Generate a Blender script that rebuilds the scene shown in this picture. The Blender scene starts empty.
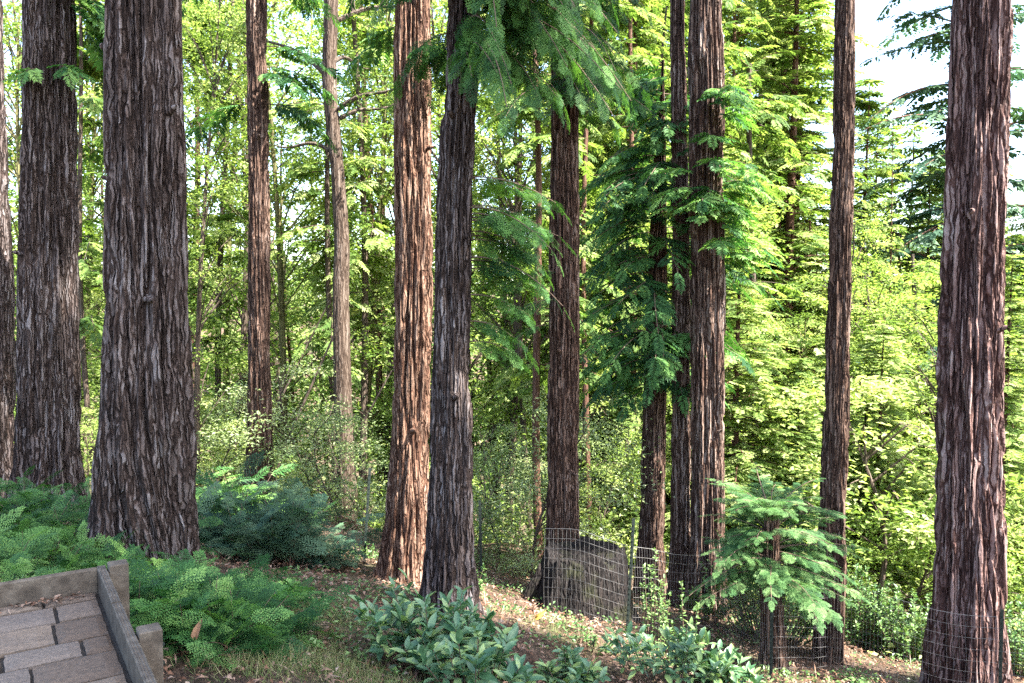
import bpy, math, random
import numpy as np
from mathutils import Vector

# ------------------------------------------------------------------ camera, world, sun, exposure
SC = bpy.context.scene
COL = SC.collection
EYE = 1.5
F_PX = 800.0
PITCH = math.radians(2.54)
SUN_AZ, SUN_EL = 121.0, 55.0

cam_data = bpy.data.cameras.new("camera")
cam_data.sensor_width = 36.0
cam_data.lens = F_PX / 1024 * 36.0
cam_data.clip_start = 0.05
cam_data.clip_end = 2000.0
cam = bpy.data.objects.new("camera", cam_data)
COL.objects.link(cam)
cam.location = (0, 0, EYE)
cam.rotation_euler = (math.pi / 2 - PITCH, 0, 0)
SC.camera = cam

world = bpy.data.worlds.new("World")
SC.world = world
world.use_nodes = True
wn = world.node_tree
sky = wn.nodes.new('ShaderNodeTexSky')
sky.sky_type = 'NISHITA'
sky.sun_disc = False
sky.sun_elevation = math.radians(SUN_EL)
sky.sun_rotation = math.radians(SUN_AZ)
sky.air_density = 1.0
sky.dust_density = 2.0
bg = wn.nodes['Background']
bg.inputs['Strength'].default_value = 0.125
wn.links.new(sky.outputs[0], bg.inputs[0])

sun_data = bpy.data.lights.new("sun", 'SUN')
sun_data.energy = 5.0
sun_data.angle = math.radians(0.5)
sun_data.color = (1.0, 0.965, 0.90)
sun = bpy.data.objects.new("sun", sun_data)
COL.objects.link(sun)
a_, e_ = math.radians(SUN_AZ), math.radians(SUN_EL)
SUNV = np.array([math.sin(a_) * math.cos(e_), math.cos(a_) * math.cos(e_), math.sin(e_)])
sun.rotation_euler = (-Vector(SUNV)).to_track_quat('-Z', 'Y').to_euler()
sun.location = (20, -10, 40)

SC.view_settings.view_transform = 'Standard'
SC.view_settings.look = 'None'
SC.view_settings.exposure = 3.05
SC.view_settings.gamma = 1.0
SC.view_settings.use_curve_mapping = False
SC.render.engine = 'CYCLES'
cy = SC.cycles
cy.max_bounces = 9
cy.diffuse_bounces = 6
cy.glossy_bounces = 2
cy.transmission_bounces = 8
cy.transparent_max_bounces = 4
cy.caustics_reflective = False
cy.caustics_refractive = False
cy.sample_clamp_indirect = 6.0
try:
    cy.use_denoising = False
    cy.denoiser = 'OPENIMAGEDENOISE'
    cy.denoising_input_passes = 'RGB_ALBEDO_NORMAL'
except Exception:
    pass

RNG = np.random.default_rng(11)

# ------------------------------------------------------------------ numeric helpers
_perm = np.random.default_rng(3).permutation(256)
_perm = np.concatenate([_perm, _perm, _perm])
_grad = np.random.default_rng(4).normal(size=(256, 3))
_grad /= np.linalg.norm(_grad, axis=1)[:, None]


def noise3(x, y, z):
    x, y, z = np.broadcast_arrays(np.asarray(x, float), np.asarray(y, float), np.asarray(z, float))
    xi, yi, zi = np.floor(x).astype(int), np.floor(y).astype(int), np.floor(z).astype(int)
    xf, yf, zf = x - xi, y - yi, z - zi
    fx, fy, fz = [t * t * t * (t * (t * 6 - 15) + 10) for t in (xf, yf, zf)]
    out = 0.0
    for dx in (0, 1):
        wx = fx if dx else 1 - fx
        for dy in (0, 1):
            wy = fy if dy else 1 - fy
            for dz in (0, 1):
                wz = fz if dz else 1 - fz
                h = _perm[_perm[_perm[(xi + dx) & 255] + ((yi + dy) & 255)] + ((zi + dz) & 255)]
                g = _grad[h]
                out = out + wx * wy * wz * (g[..., 0] * (xf - dx) + g[..., 1] * (yf - dy) + g[..., 2] * (zf - dz))
    return out * 1.5


def nrm(v):
    v = np.asarray(v, float)
    return v / np.maximum(np.linalg.norm(v, axis=-1, keepdims=True), 1e-9)


def frames(d, up):
    """columns X along d, Z close to up"""
    X = nrm(d)
    Y = np.cross(up, X)
    bad = np.linalg.norm(Y, axis=-1) < 1e-4
    if np.any(bad):
        Y[bad] = np.cross(np.array([1.0, 0.31, 0.2]), X[bad])
    Y = nrm(Y)
    Z = np.cross(X, Y)
    return np.stack([X, Y, Z], axis=-1)


def P(px, py, d):
    """the point at pixel (px, py) of the photograph whose distance in front is d"""
    u, v = (px - 512) / F_PX, (341.5 - py) / F_PX
    c, s = math.cos(PITCH), math.sin(PITCH)
    r = np.array([u, c + v * s, -s + v * c])
    r = r * (d / r[1])
    return np.array([r[0], r[1], r[2] + EYE])


def mesh_np(name, V, F, mat=None, rnd=None, smooth=False):
    me = bpy.data.meshes.new(name)
    V = np.ascontiguousarray(V, dtype=np.float32).reshape(-1, 3)
    F = np.ascontiguousarray(F, dtype=np.int32)
    n, k = F.shape
    me.vertices.add(len(V))
    me.vertices.foreach_set('co', V.ravel())
    me.loops.add(n * k)
    me.loops.foreach_set('vertex_index', F.ravel())
    me.polygons.add(n)
    me.polygons.foreach_set('loop_start', np.arange(0, n * k, k, dtype=np.int32))
    me.polygons.foreach_set('use_smooth', np.full(n, smooth, dtype=bool))
    me.update(calc_edges=True)
    if rnd is not None:
        at = me.attributes.new('rnd', 'FLOAT', 'FACE')
        at.data.foreach_set('value', np.ascontiguousarray(rnd, dtype=np.float32))
    if mat:
        me.materials.append(mat)
    return me


class Bag:
    """collects quads for one mesh"""
    def __init__(self):
        self.V, self.F, self.R, self.n = [], [], [], 0

    def add(self, V, F, rnd=None):
        V = np.asarray(V, float).reshape(-1, 3)
        F = np.asarray(F, int).reshape(-1, 4)
        self.V.append(V)
        self.F.append(F + self.n)
        self.R.append(np.full(len(F), 0.5) if rnd is None else np.broadcast_to(np.asarray(rnd, float), (len(F),)))
        self.n += len(V)

    def batch(self, T, TF, M, O, rnd=None):
        """copies of template (T, TF) under matrices M at O, rnd one value for each copy"""
        m, n = len(M), len(T)
        if m == 0:
            return
        V = np.einsum('mij,nj->mni', M, T) + O[:, None, :]
        F = TF[None] + (np.arange(m) * n)[:, None, None]
        r = RNG.random(m) if rnd is None else rnd
        r = np.repeat(r, len(TF)) + RNG.normal(0, .10, m * len(TF))
        self.add(V.reshape(-1, 3), F.reshape(-1, 4), np.clip(r, 0, 1))

    def tube(self, pts, rad, seg=6):
        pts = np.asarray(pts, float)
        rad = np.broadcast_to(np.asarray(rad, float), (len(pts),))
        t = nrm(np.gradient(pts, axis=0))
        ref = np.array([0.0, 0.0, 1.0]) if abs(t[:, 2]).mean() < .8 else np.array([1.0, 0.0, 0.0])
        a = nrm(np.cross(np.broadcast_to(ref, t.shape), t))
        b = np.cross(t, a)
        th = np.linspace(0, 2 * math.pi, seg, endpoint=False)
        V = pts[:, None] + rad[:, None, None] * (np.cos(th)[None, :, None] * a[:, None] + np.sin(th)[None, :, None] * b[:, None])
        i = np.arange(len(pts) - 1)[:, None] * seg
        j = np.arange(seg)[None]
        j2 = (j + 1) % seg
        F = np.stack([i + j, i + j2, i + seg + j2, i + seg + j], -1).reshape(-1, 4)
        self.add(V.reshape(-1, 3), F)

    def box(self, o, ex, ey, ez):
        """a box from corner o along three edge vectors"""
        o, ex, ey, ez = [np.asarray(v, float) for v in (o, ex, ey, ez)]
        V = [o, o + ex, o + ex + ey, o + ey, o + ez, o + ex + ez, o + ex + ey + ez, o + ey + ez]
        self.add(V, [[0, 3, 2, 1], [4, 5, 6, 7], [0, 1, 5, 4], [1, 2, 6, 5], [2, 3, 7, 6], [3, 0, 4, 7]])

    def mesh(self, name, mat, smooth=False):
        if not self.V:
            return None
        return mesh_np(name, np.concatenate(self.V), np.concatenate(self.F), mat, np.concatenate(self.R), smooth)


def link(name, me, parent=None, loc=None):
    o = bpy.data.objects.new(name, me)
    COL.objects.link(o)
    if parent is not None:
        o.parent = parent
    if loc is not None:
        o.location = loc
    return o


def tag(o, label=None, cat=None, group=None, kind=None):
    if label:
        o['label'] = label
    if cat:
        o['category'] = cat
    if group:
        o['group'] = group
    if kind:
        o['kind'] = kind
    return o


def thing(name, label, cat, loc=(0, 0, 0), group=None):
    o = link(name, None, None, loc)
    o.empty_display_size = .2
    return tag(o, label, cat, group)


# ------------------------------------------------------------------ materials
def new_mat(name):
    m = bpy.data.materials.new(name)
    m.use_nodes = True
    nt = m.node_tree
    nt.nodes.clear()
    out = nt.nodes.new('ShaderNodeOutputMaterial')
    return m, nt, out


def N(nt, kind, **kw):
    n = nt.nodes.new('ShaderNode' + kind)
    for k, v in kw.items():
        if k in n.inputs:
            n.inputs[k].default_value = v
        else:
            setattr(n, k, v)
    return n


def ramp(nt, stops):
    n = nt.nodes.new('ShaderNodeValToRGB')
    el = n.color_ramp.elements
    while len(el) < len(stops):
        el.new(0.5)
    for e, (p, c) in zip(el, stops):
        e.position = p
        e.color = (*c, 1)
    return n


def leaf_mat(name, cols, trans=.38, tcol=None, rough=.6, spec=.14):
    m, nt, out = new_mat(name)
    at = N(nt, 'Attribute', attribute_name='rnd')
    oi = N(nt, 'ObjectInfo')
    ad = N(nt, 'Math', operation='MULTIPLY_ADD')
    ad.inputs[1].default_value = .55
    nt.links.new(oi.outputs['Random'], ad.inputs[0])
    sb = N(nt, 'Math', operation='ADD')
    sb.inputs[1].default_value = -.27
    nt.links.new(at.outputs['Fac'], ad.inputs[2])
    nt.links.new(ad.outputs[0], sb.inputs[0])
    r = ramp(nt, [(i / (len(cols) - 1), c) for i, c in enumerate(cols)])
    nt.links.new(sb.outputs[0], r.inputs[0])
    pb = N(nt, 'BsdfPrincipled')
    pb.inputs['Roughness'].default_value = rough
    pb.inputs['Specular IOR Level'].default_value = spec
    nt.links.new(r.outputs[0], pb.inputs['Base Color'])
    tr = N(nt, 'BsdfTranslucent')
    mx = N(nt, 'Mix', data_type='RGBA', blend_type='MULTIPLY')
    mx.inputs[0].default_value = 1
    nt.links.new(r.outputs[0], mx.inputs[6])
    mx.inputs[7].default_value = (*(tcol or (1.38, 1.42, .74)), 1)
    nt.links.new(mx.outputs[2], tr.inputs[0])
    sh = N(nt, 'MixShader')
    sh.inputs[0].default_value = trans
    nt.links.new(pb.outputs[0], sh.inputs[1])
    nt.links.new(tr.outputs[0], sh.inputs[2])
    nt.links.new(sh.outputs[0], out.inputs[0])
    return m


def bark_mat(name, cols, scale=1.0, stretch=.15, bump=1.0, moss=None, plate=26.0, longp=.052):
    """cols run from fibrous inner bark to weathered outer bark; narrow fissures part long plates"""
    m, nt, out = new_mat(name)
    L = nt.links.new
    tc = N(nt, 'TexCoord')
    wob = N(nt, 'TexNoise', Scale=7.0, Detail=3.0)
    L(tc.outputs['Object'], wob.inputs[0])
    wv = N(nt, 'VectorMath', operation='MULTIPLY_ADD')
    wv.inputs[1].default_value = (.075, .075, .10)
    L(wob.outputs['Color'], wv.inputs[0])
    L(tc.outputs['Object'], wv.inputs[2])
    mp = N(nt, 'Mapping')
    mp.inputs['Scale'].default_value = (scale, scale, scale * stretch)
    L(wv.outputs[0], mp.inputs[0])
    mq = N(nt, 'Mapping')
    mq.inputs['Scale'].default_value = (scale, scale, scale * longp)
    L(wv.outputs[0], mq.inputs[0])
    vo = N(nt, 'TexVoronoi', feature='DISTANCE_TO_EDGE')
    vo.inputs['Scale'].default_value = plate
    L(mq.outputs[0], vo.inputs[0])
    vc = N(nt, 'TexVoronoi', feature='F1')
    vc.inputs['Scale'].default_value = plate
    L(mq.outputs[0], vc.inputs[0])
    fis = N(nt, 'MapRange')
    fis.inputs['From Min'].default_value = .02
    fis.inputs['From Max'].default_value = .20
    L(vo.outputs['Distance'], fis.inputs['Value'])
    n1 = N(nt, 'TexNoise', Scale=24.0, Detail=8.0, Roughness=.7, Distortion=.8)
    n2 = N(nt, 'TexNoise', Scale=95.0, Detail=4.0, Roughness=.7)
    n3 = N(nt, 'TexNoise', Scale=2.2, Detail=3.0)
    L(mp.outputs[0], n1.inputs[0])
    L(mp.outputs[0], n2.inputs[0])
    L(tc.outputs['Object'], n3.inputs[0])

    def madd(a, k, b):
        q = N(nt, 'Math', operation='MULTIPLY_ADD')
        L(a, q.inputs[0])
        q.inputs[1].default_value = k
        if hasattr(b, 'is_linked'):
            L(b, q.inputs[2])
        else:
            q.inputs[2].default_value = b
        return q.outputs[0]
    sep = N(nt, 'SeparateColor')
    L(vc.outputs['Color'], sep.inputs[0])
    f = madd(n3.outputs[0], .30, -.365)
    f = madd(n1.outputs[0], .50, f)
    f = madd(n2.outputs[0], .30, f)
    f = madd(sep.outputs[0], .11, f)
    f = madd(fis.outputs[0], .30, f)
    k = len(cols)
    r = ramp(nt, [(.20 + .50 * i / (k - 1), c) for i, c in enumerate(cols)])
    L(f, r.inputs[0])
    colout = r.outputs[0]
    if moss:
        n4 = N(nt, 'TexNoise', Scale=3.0, Detail=5.0)
        L(tc.outputs['Object'], n4.inputs[0])
        rr = ramp(nt, [(.55, (0, 0, 0)), (.70, (.9, .9, .9))])
        L(n4.outputs[0], rr.inputs[0])
        mm = N(nt, 'Mix', data_type='RGBA')
        L(rr.outputs[0], mm.inputs[0])
        L(colout, mm.inputs[6])
        mm.inputs[7].default_value = (*moss, 1)
        colout = mm.outputs[2]
    pb = N(nt, 'BsdfPrincipled')
    pb.inputs['Roughness'].default_value = .85
    pb.inputs['Specular IOR Level'].default_value = .2
    L(colout, pb.inputs['Base Color'])
    bp = N(nt, 'Bump', Strength=bump, Distance=.022)
    hh = madd(fis.outputs[0], .9, 0.0)
    hh = madd(n1.outputs[0], .55, hh)
    hh = madd(n2.outputs[0], .22, hh)
    L(hh, bp.inputs['Height'])
    L(bp.outputs[0], pb.inputs['Normal'])
    L(pb.outputs[0], out.inputs[0])
    return m


def plain_mat(name, cols, scale=8.0, stretch=(1, 1, 1), rough=.8, bump=.3, dist=.004, metal=0.0, detail=6.0):
    m, nt, out = new_mat(name)
    tc = N(nt, 'TexCoord')
    mp = N(nt, 'Mapping')
    mp.inputs['Scale'].default_value = stretch
    nt.links.new(tc.outputs['Object'], mp.inputs[0])
    n1 = N(nt, 'TexNoise', Scale=scale, Detail=detail, Roughness=.65)
    nt.links.new(mp.outputs[0], n1.inputs[0])
    k = len(cols)
    r = ramp(nt, [(.28 + .44 * i / max(k - 1, 1), c) for i, c in enumerate(cols)])
    nt.links.new(n1.outputs[0], r.inputs[0])
    pb = N(nt, 'BsdfPrincipled')
    pb.inputs['Roughness'].default_value = rough
    pb.inputs['Metallic'].default_value = metal
    pb.inputs['Specular IOR Level'].default_value = .3
    nt.links.new(r.outputs[0], pb.inputs['Base Color'])
    n2 = N(nt, 'TexNoise', Scale=scale * 6, Detail=4.0)
    nt.links.new(mp.outputs[0], n2.inputs[0])
    bp = N(nt, 'Bump', Strength=bump, Distance=dist)
    nt.links.new(n2.outputs[0], bp.inputs['Height'])
    nt.links.new(bp.outputs[0], pb.inputs['Normal'])
    nt.links.new(pb.outputs[0], out.inputs[0])
    return m


def attr_mat(name, cols, rough=.8, spec=.2):
    """colour picked for each face by its own random value"""
    m, nt, out = new_mat(name)
    at = N(nt, 'Attribute', attribute_name='rnd')
    tc = N(nt, 'TexCoord')
    n1 = N(nt, 'TexNoise', Scale=60.0, Detail=5.0, Roughness=.7)
    nt.links.new(tc.outputs['Object'], n1.inputs[0])
    r = ramp(nt, [(i / max(len(cols) - 1, 1), c) for i, c in enumerate(cols)])
    nt.links.new(at.outputs['Fac'], r.inputs[0])
    r2 = ramp(nt, [(.3, (.62, .62, .62)), (.7, (1.25, 1.25, 1.25))])
    nt.links.new(n1.outputs[0], r2.inputs[0])
    mx = N(nt, 'Mix', data_type='RGBA', blend_type='MULTIPLY')
    mx.inputs[0].default_value = 1
    nt.links.new(r.outputs[0], mx.inputs[6])
    nt.links.new(r2.outputs[0], mx.inputs[7])
    pb = N(nt, 'BsdfPrincipled')
    pb.inputs['Roughness'].default_value = rough
    pb.inputs['Specular IOR Level'].default_value = spec
    nt.links.new(mx.outputs[2], pb.inputs['Base Color'])
    bp = N(nt, 'Bump', Strength=.5, Distance=.004)
    nt.links.new(n1.outputs[0], bp.inputs['Height'])
    nt.links.new(bp.outputs[0], pb.inputs['Normal'])
    nt.links.new(pb.outputs[0], out.inputs[0])
    return m


M_BARK_GREY = bark_mat('bark_grey_redwood', [(.014, .008, .006), (.046, .030, .024), (.100, .077, .069), (.21, .19, .185)])
M_BARK_RED = bark_mat('bark_red_redwood', [(.040, .017, .010), (.110, .054, .032), (.175, .104, .069), (.26, .185, .14)], longp=.05)
M_BARK_BROWN = bark_mat('bark_brown_redwood', [(.018, .008, .005), (.058, .030, .019), (.112, .068, .048), (.20, .150, .124)], longp=.045)
M_BARK_STRIPE = bark_mat('bark_striped_redwood', [(.024, .011, .007), (.072, .039, .026), (.145, .097, .073), (.27, .22, .19)], longp=.03, plate=22.0)
M_BARK_PINK = bark_mat('bark_rosy_redwood', [(.024, .010, .008), (.080, .040, .032), (.175, .110, .096), (.32, .25, .225)], longp=.035, plate=20.0)
M_BARK_FAR = bark_mat('bark_slim_redwood', [(.05, .022, .014), (.09, .045, .028), (.15, .085, .06)], bump=.5)
M_BARK_PALE = bark_mat('bark_pale_broadleaf', [(.022, .013, .008), (.048, .031, .021), (.085, .060, .044), (.150, .122, .098)], stretch=.25, bump=.5)
M_BARK_MOSS = bark_mat('bark_mossy', [(.05, .045, .02), (.10, .09, .035), (.16, .15, .06)], stretch=.2, bump=.5)
M_BARK_DARK = bark_mat('bark_dark_stem', [(.035, .025, .018), (.07, .05, .036), (.12, .09, .07)], stretch=.2, bump=.5)
M_STUMP = bark_mat('stump_charred', [(.005, .0035, .003), (.011, .008, .007), (.024, .018, .015)], moss=(.020, .022, .007), stretch=.08)
M_TWIG = plain_mat('twig_bark', [(.06, .035, .022), (.15, .10, .07)], 30)

L_SUN_BROAD = leaf_mat('leaf_pale_broadleaf', [(.075, .128, .028), (.150, .222, .050), (.245, .315, .090), (.35, .39, .18)], .52)
L_MID_BROAD = leaf_mat('leaf_mid_broadleaf', [(.064, .112, .026), (.125, .190, .044), (.21, .275, .072), (.31, .355, .14)], .50)
L_DARK_BROAD = leaf_mat('leaf_dark_broadleaf', [(.022, .050, .016), (.045, .090, .026), (.080, .130, .034), (.13, .18, .06)], .35)
L_CONIFER = leaf_mat('needle_yellow_green', [(.056, .104, .026), (.115, .180, .042), (.20, .270, .072), (.31, .355, .15)], .47)
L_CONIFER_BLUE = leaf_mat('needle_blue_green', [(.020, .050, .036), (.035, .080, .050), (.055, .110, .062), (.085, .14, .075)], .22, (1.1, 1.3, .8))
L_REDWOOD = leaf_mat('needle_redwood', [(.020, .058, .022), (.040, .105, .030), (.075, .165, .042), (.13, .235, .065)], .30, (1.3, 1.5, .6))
L_SNAG = leaf_mat('needle_snag_sprout', [(.026, .070, .028), (.050, .115, .040), (.090, .175, .058), (.16, .26, .10)], .30, (1.2, 1.5, .7))
L_FROND = leaf_mat('needle_hanging_frond', [(.014, .044, .016), (.028, .078, .022), (.055, .130, .032), (.10, .20, .048)], .30, (1.3, 1.5, .6))
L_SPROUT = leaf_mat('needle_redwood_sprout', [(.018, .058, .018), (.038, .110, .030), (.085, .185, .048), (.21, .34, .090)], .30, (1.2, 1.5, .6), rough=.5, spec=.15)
L_RHODO = leaf_mat('leaf_glossy_shrub', [(.030, .080, .034), (.060, .130, .060), (.110, .190, .095), (.20, .28, .09)], .18, (1.2, 1.5, .6), rough=.4, spec=.42)
L_HUCKLE = leaf_mat('leaf_small_shrub', [(.040, .095, .030), (.075, .145, .042), (.12, .20, .06), (.17, .26, .09)], .3, rough=.45, spec=.4)
L_GRASS = leaf_mat('grass_blade', [(.06, .10, .03), (.11, .15, .05), (.18, .19, .08), (.26, .23, .13)], .3)
L_LITTER = attr_mat('dead_leaf', [(.04, .019, .011), (.085, .040, .022), (.14, .072, .042), (.20, .125, .085), (.27, .20, .15)])
M_PAVER = attr_mat('concrete_paver', [(.082, .059, .042), (.112, .086, .066), (.145, .110, .080), (.112, .091, .075)])
M_JOINT = plain_mat('paver_joint_soil', [(.010, .008, .006), (.028, .022, .016)], 30)
M_TIMBER = plain_mat('weathered_timber', [(.034, .026, .018), (.070, .055, .040), (.120, .100, .076)], 14, (1, 1, 1), bump=.5)
M_WIRE = plain_mat('galvanised_wire', [(.15, .14, .13), (.28, .27, .255)], 20, rough=.5, metal=.3, bump=0)
M_STAKE = plain_mat('green_steel_stake', [(.004, .008, .006), (.009, .015, .011)], 20, rough=.85)

# ------------------------------------------------------------------ terrain
# trunk outlines: rows of (photo y, left x, right x) at distance d
TRUNKS = {
    'edge': dict(d=11.0, rows=[(0, -42, -1), (100, -41, 3), (230, -40, 8), (300, -39, 12), (465, -42, 15), (485, -46, 18)]),
    'A': dict(long=14, braid=.07, fin=.06, d=9.5, rows=[(0, 25, 73), (100, 24, 75), (230, 21, 77), (340, 20, 79), (450, 17, 80), (480, 14, 83), (508, 7, 90)]),
    'B': dict(long=14, braid=.07, fin=.26, d=6.5, rows=[(0, 107, 180), (115, 108, 183), (220, 107, 184), (300, 105, 187), (370, 102, 190), (450, 97, 193), (500, 92, 194), (535, 88, 197), (565, 82, 201)]),
    'K': dict(d=12.0, rows=[(0, 246, 267), (100, 247, 268), (220, 248, 270), (370, 248, 272), (460, 246, 274), (497, 242, 278)]),
    'L': dict(d=14.5, rows=[(0, 323, 338), (80, 324, 339), (175, 329, 343), (240, 332, 348), (300, 333, 350), (420, 334, 353), (500, 335, 356), (545, 332, 360)]),
    'D': dict(long=26, d=8.5, rows=[(0, 393, 430), (100, 393, 432), (220, 394, 433), (330, 393, 432), (450, 390, 430), (520, 384, 429), (560, 378, 431), (580, 370, 436)]),
    'C': dict(long=14, braid=.07, fin=.05, d=7.2, rows=[(0, 447, 480), (60, 445, 480), (110, 441, 477), (170, 437, 475), (220, 434, 473), (330, 433, 472), (450, 428, 473), (520, 424, 474), (580, 420, 478), (608, 414, 484)]),
    'E': dict(long=30, d=9.9, rows=[(0, 552, 580), (130, 550, 579), (220, 549, 580), (330, 548, 580), (440, 547, 580), (540, 545, 581), (600, 540, 586)]),
    'F': dict(d=11.2, rows=[(60, 662, 664), (150, 656, 666), (250, 648, 668), (330, 645, 667), (450, 641, 666), (540, 637, 665), (598, 631, 670)]),
    'G1': dict(long=40, d=10.7, rows=[(0, 670, 686), (130, 671, 687), (230, 671, 690), (330, 671, 690), (450, 671, 691), (540, 670, 692), (608, 665, 696)]),
    'G2': dict(long=40, d=10.3, rows=[(0, 688, 724), (120, 688, 725), (230, 688, 725), (330, 690, 725), (450, 690, 724), (540, 688, 725), (610, 683, 730)]),
    'H': dict(d=8.2, rows=[(505, 764, 779), (530, 762, 780), (560, 760, 781), (600, 759, 783), (640, 760, 786), (679, 757, 790)]),
    'I': dict(d=9.0, rows=[(0, 835, 855), (100, 834, 854), (230, 829, 852), (330, 826, 850), (450, 822, 848), (520, 819, 847), (600, 815, 846), (672, 810, 847)]),
    'J': dict(long=34, d=8.0, rows=[(0, 955, 1008), (100, 951, 1006), (230, 946, 1003), (330, 941, 1000), (450, 938, 1000), (530, 935, 1001), (600, 931, 1001), (690, 924, 1005)]),
}
pts = []
for k, t in TRUNKS.items():
    y, l, r = t['rows'][-1]
    pts.append(P((l + r) / 2, y, t['d']))
pts += [P(580, 618, 8.8), P(300, 683, 4.6), P(560, 683, 5.6), P(120, 683, 4.2), P(700, 683, 6.6), P(300, 600, 6.4)]
pts = np.array(pts)
A_ = np.c_[np.ones(len(pts)), pts[:, 0], pts[:, 1]]
PLANE = np.linalg.lstsq(A_, pts[:, 2], rcond=None)[0]
RES = pts[:, 2] - A_ @ PLANE


def ground(x, y):
    x = np.asarray(x, float)
    y = np.asarray(y, float)
    xc = 9 * np.tanh(x / 9) + .25 * (x - 9 * np.tanh(x / 9))
    yc = np.where(y > 12, 12, np.where(y < 2, 2, y))
    z = PLANE[0] + PLANE[1] * xc + PLANE[2] * yc
    w = np.exp(-((x[..., None] - pts[:, 0]) ** 2 + (y[..., None] - pts[:, 1]) ** 2) / (2 * 1.1 ** 2))
    z = z + (w * RES).sum(-1) / (w.sum(-1) + .15)
    far = np.maximum(y - 12, 0)
    z = z - .33 * np.minimum(far, 46) * np.clip(far / 6, 0, 1)
    hill = np.maximum(y - 80, 0)
    z = z + (24 + 8 * np.tanh(x / 40)) * (1 - np.exp(-(hill / 75) ** 1.5)) * (1 + .28 * noise3(x / 60, y / 60, 0.5))
    z = z + .10 * noise3(x * .9, y * .9, 3.3) * np.clip((np.abs(y) - 1) / 2, 0, 1) + .9 * noise3(x / 14, y / 14, 8.1) * np.clip((y - 14) / 14, 0, 1)
    return z


xs = np.concatenate([np.linspace(-320, -14, 40), np.linspace(-13.7, 13.7, 190), np.linspace(14, 320, 40)])
ys = np.concatenate([np.linspace(-60, -3, 14), np.linspace(-2.7, 16, 150), np.linspace(16.5, 60, 50), np.linspace(62, 420, 60)])
X, Y = np.meshgrid(xs, ys)
Z = ground(X, Y)
near = (np.abs(X) < 14) & (Y < 17) & (Y > -3)
Z = Z + near * (.022 * noise3(X * 5, Y * 5, 1.1) + .012 * noise3(X * 13, Y * 13, 2.2))
nx = len(xs)
ii = (np.arange(len(ys) - 1)[:, None] * nx + np.arange(nx - 1)[None])
Fg = np.stack([ii, ii + 1, ii + nx + 1, ii + nx], -1).reshape(-1, 4)

m, nt, out = new_mat('forest_floor')
tc = N(nt, 'TexCoord')
n1 = N(nt, 'TexNoise', Scale=1.3, Detail=6.0, Roughness=.6)
n2 = N(nt, 'TexNoise', Scale=34.0, Detail=6.0, Roughness=.75)
n3 = N(nt, 'TexNoise', Scale=.9, Detail=4.0)
for n_ in (n1, n2, n3):
    nt.links.new(tc.outputs['Object'], n_.inputs[0])
r1 = ramp(nt, [(.30, (.018, .013, .010)), (.45, (.062, .044, .033)), (.58, (.125, .092, .070)), (.74, (.22, .18, .145))])
nt.links.new(n2.outputs[0], r1.inputs[0])
r2 = ramp(nt, [(.35, (.6, .55, .5)), (.65, (1.15, 1.05, .98))])
nt.links.new(n1.outputs[0], r2.inputs[0])
mx = N(nt, 'Mix', data_type='RGBA', blend_type='MULTIPLY')
mx.inputs[0].default_value = 1
nt.links.new(r1.outputs[0], mx.inputs[6])
nt.links.new(r2.outputs[0], mx.inputs[7])
r3 = ramp(nt, [(.50, (0, 0, 0)), (.68, (.6, .6, .6))])
nt.links.new(n3.outputs[0], r3.inputs[0])
mg = N(nt, 'Mix', data_type='RGBA')
nt.links.new(r3.outputs[0], mg.inputs[0])
nt.links.new(mx.outputs[2], mg.inputs[6])
mg.inputs[7].default_value = (.065, .085, .035, 1)
pb = N(nt, 'BsdfPrincipled')
pb.inputs['Roughness'].default_value = .95
pb.inputs['Specular IOR Level'].default_value = .1
nt.links.new(mg.outputs[2], pb.inputs['Base Color'])
bp = N(nt, 'Bump', Strength=1.0, Distance=.03)
nt.links.new(n2.outputs[0], bp.inputs['Height'])
nt.links.new(bp.outputs[0], pb.inputs['Normal'])
nt.links.new(pb.outputs[0], out.inputs[0])
M_FLOOR = m
go = link('ground', mesh_np('ground', np.stack([X, Y, Z], -1), Fg, M_FLOOR, smooth=True))
tag(go, kind='structure')


def G(x, y):
    return float(ground(np.array([x]), np.array([y]))[0])


# ------------------------------------------------------------------ foliage templates
def quad_leaf(l, w, fold=.25, at=.45):
    V = np.array([[0, 0, 0], [l * at, -w / 2, w * fold], [l, 0, -l * .06], [l * at, w / 2, w * fold]])
    return V, np.array([[0, 1, 2, 3]])


def oval_leaf(l, w, fold=.22, curl=.12):
    t = np.array([0.0, .14, .38, .66, .88, 1.0])
    hw = np.array([.06, .30, .50, .44, .22, .02]) * w
    zc = -curl * l * t ** 2
    V, F = [], []
    for a, h, z in zip(t, hw, zc):
        V += [[a * l, -h, z + h * fold * 2], [a * l, 0, z], [a * l, h, z + h * fold * 2]]
    for i in range(len(t) - 1):
        b = i * 3
        F += [[b, b + 3, b + 4, b + 1], [b + 1, b + 4, b + 5, b + 2]]
    return np.array(V), np.array(F)


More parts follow.
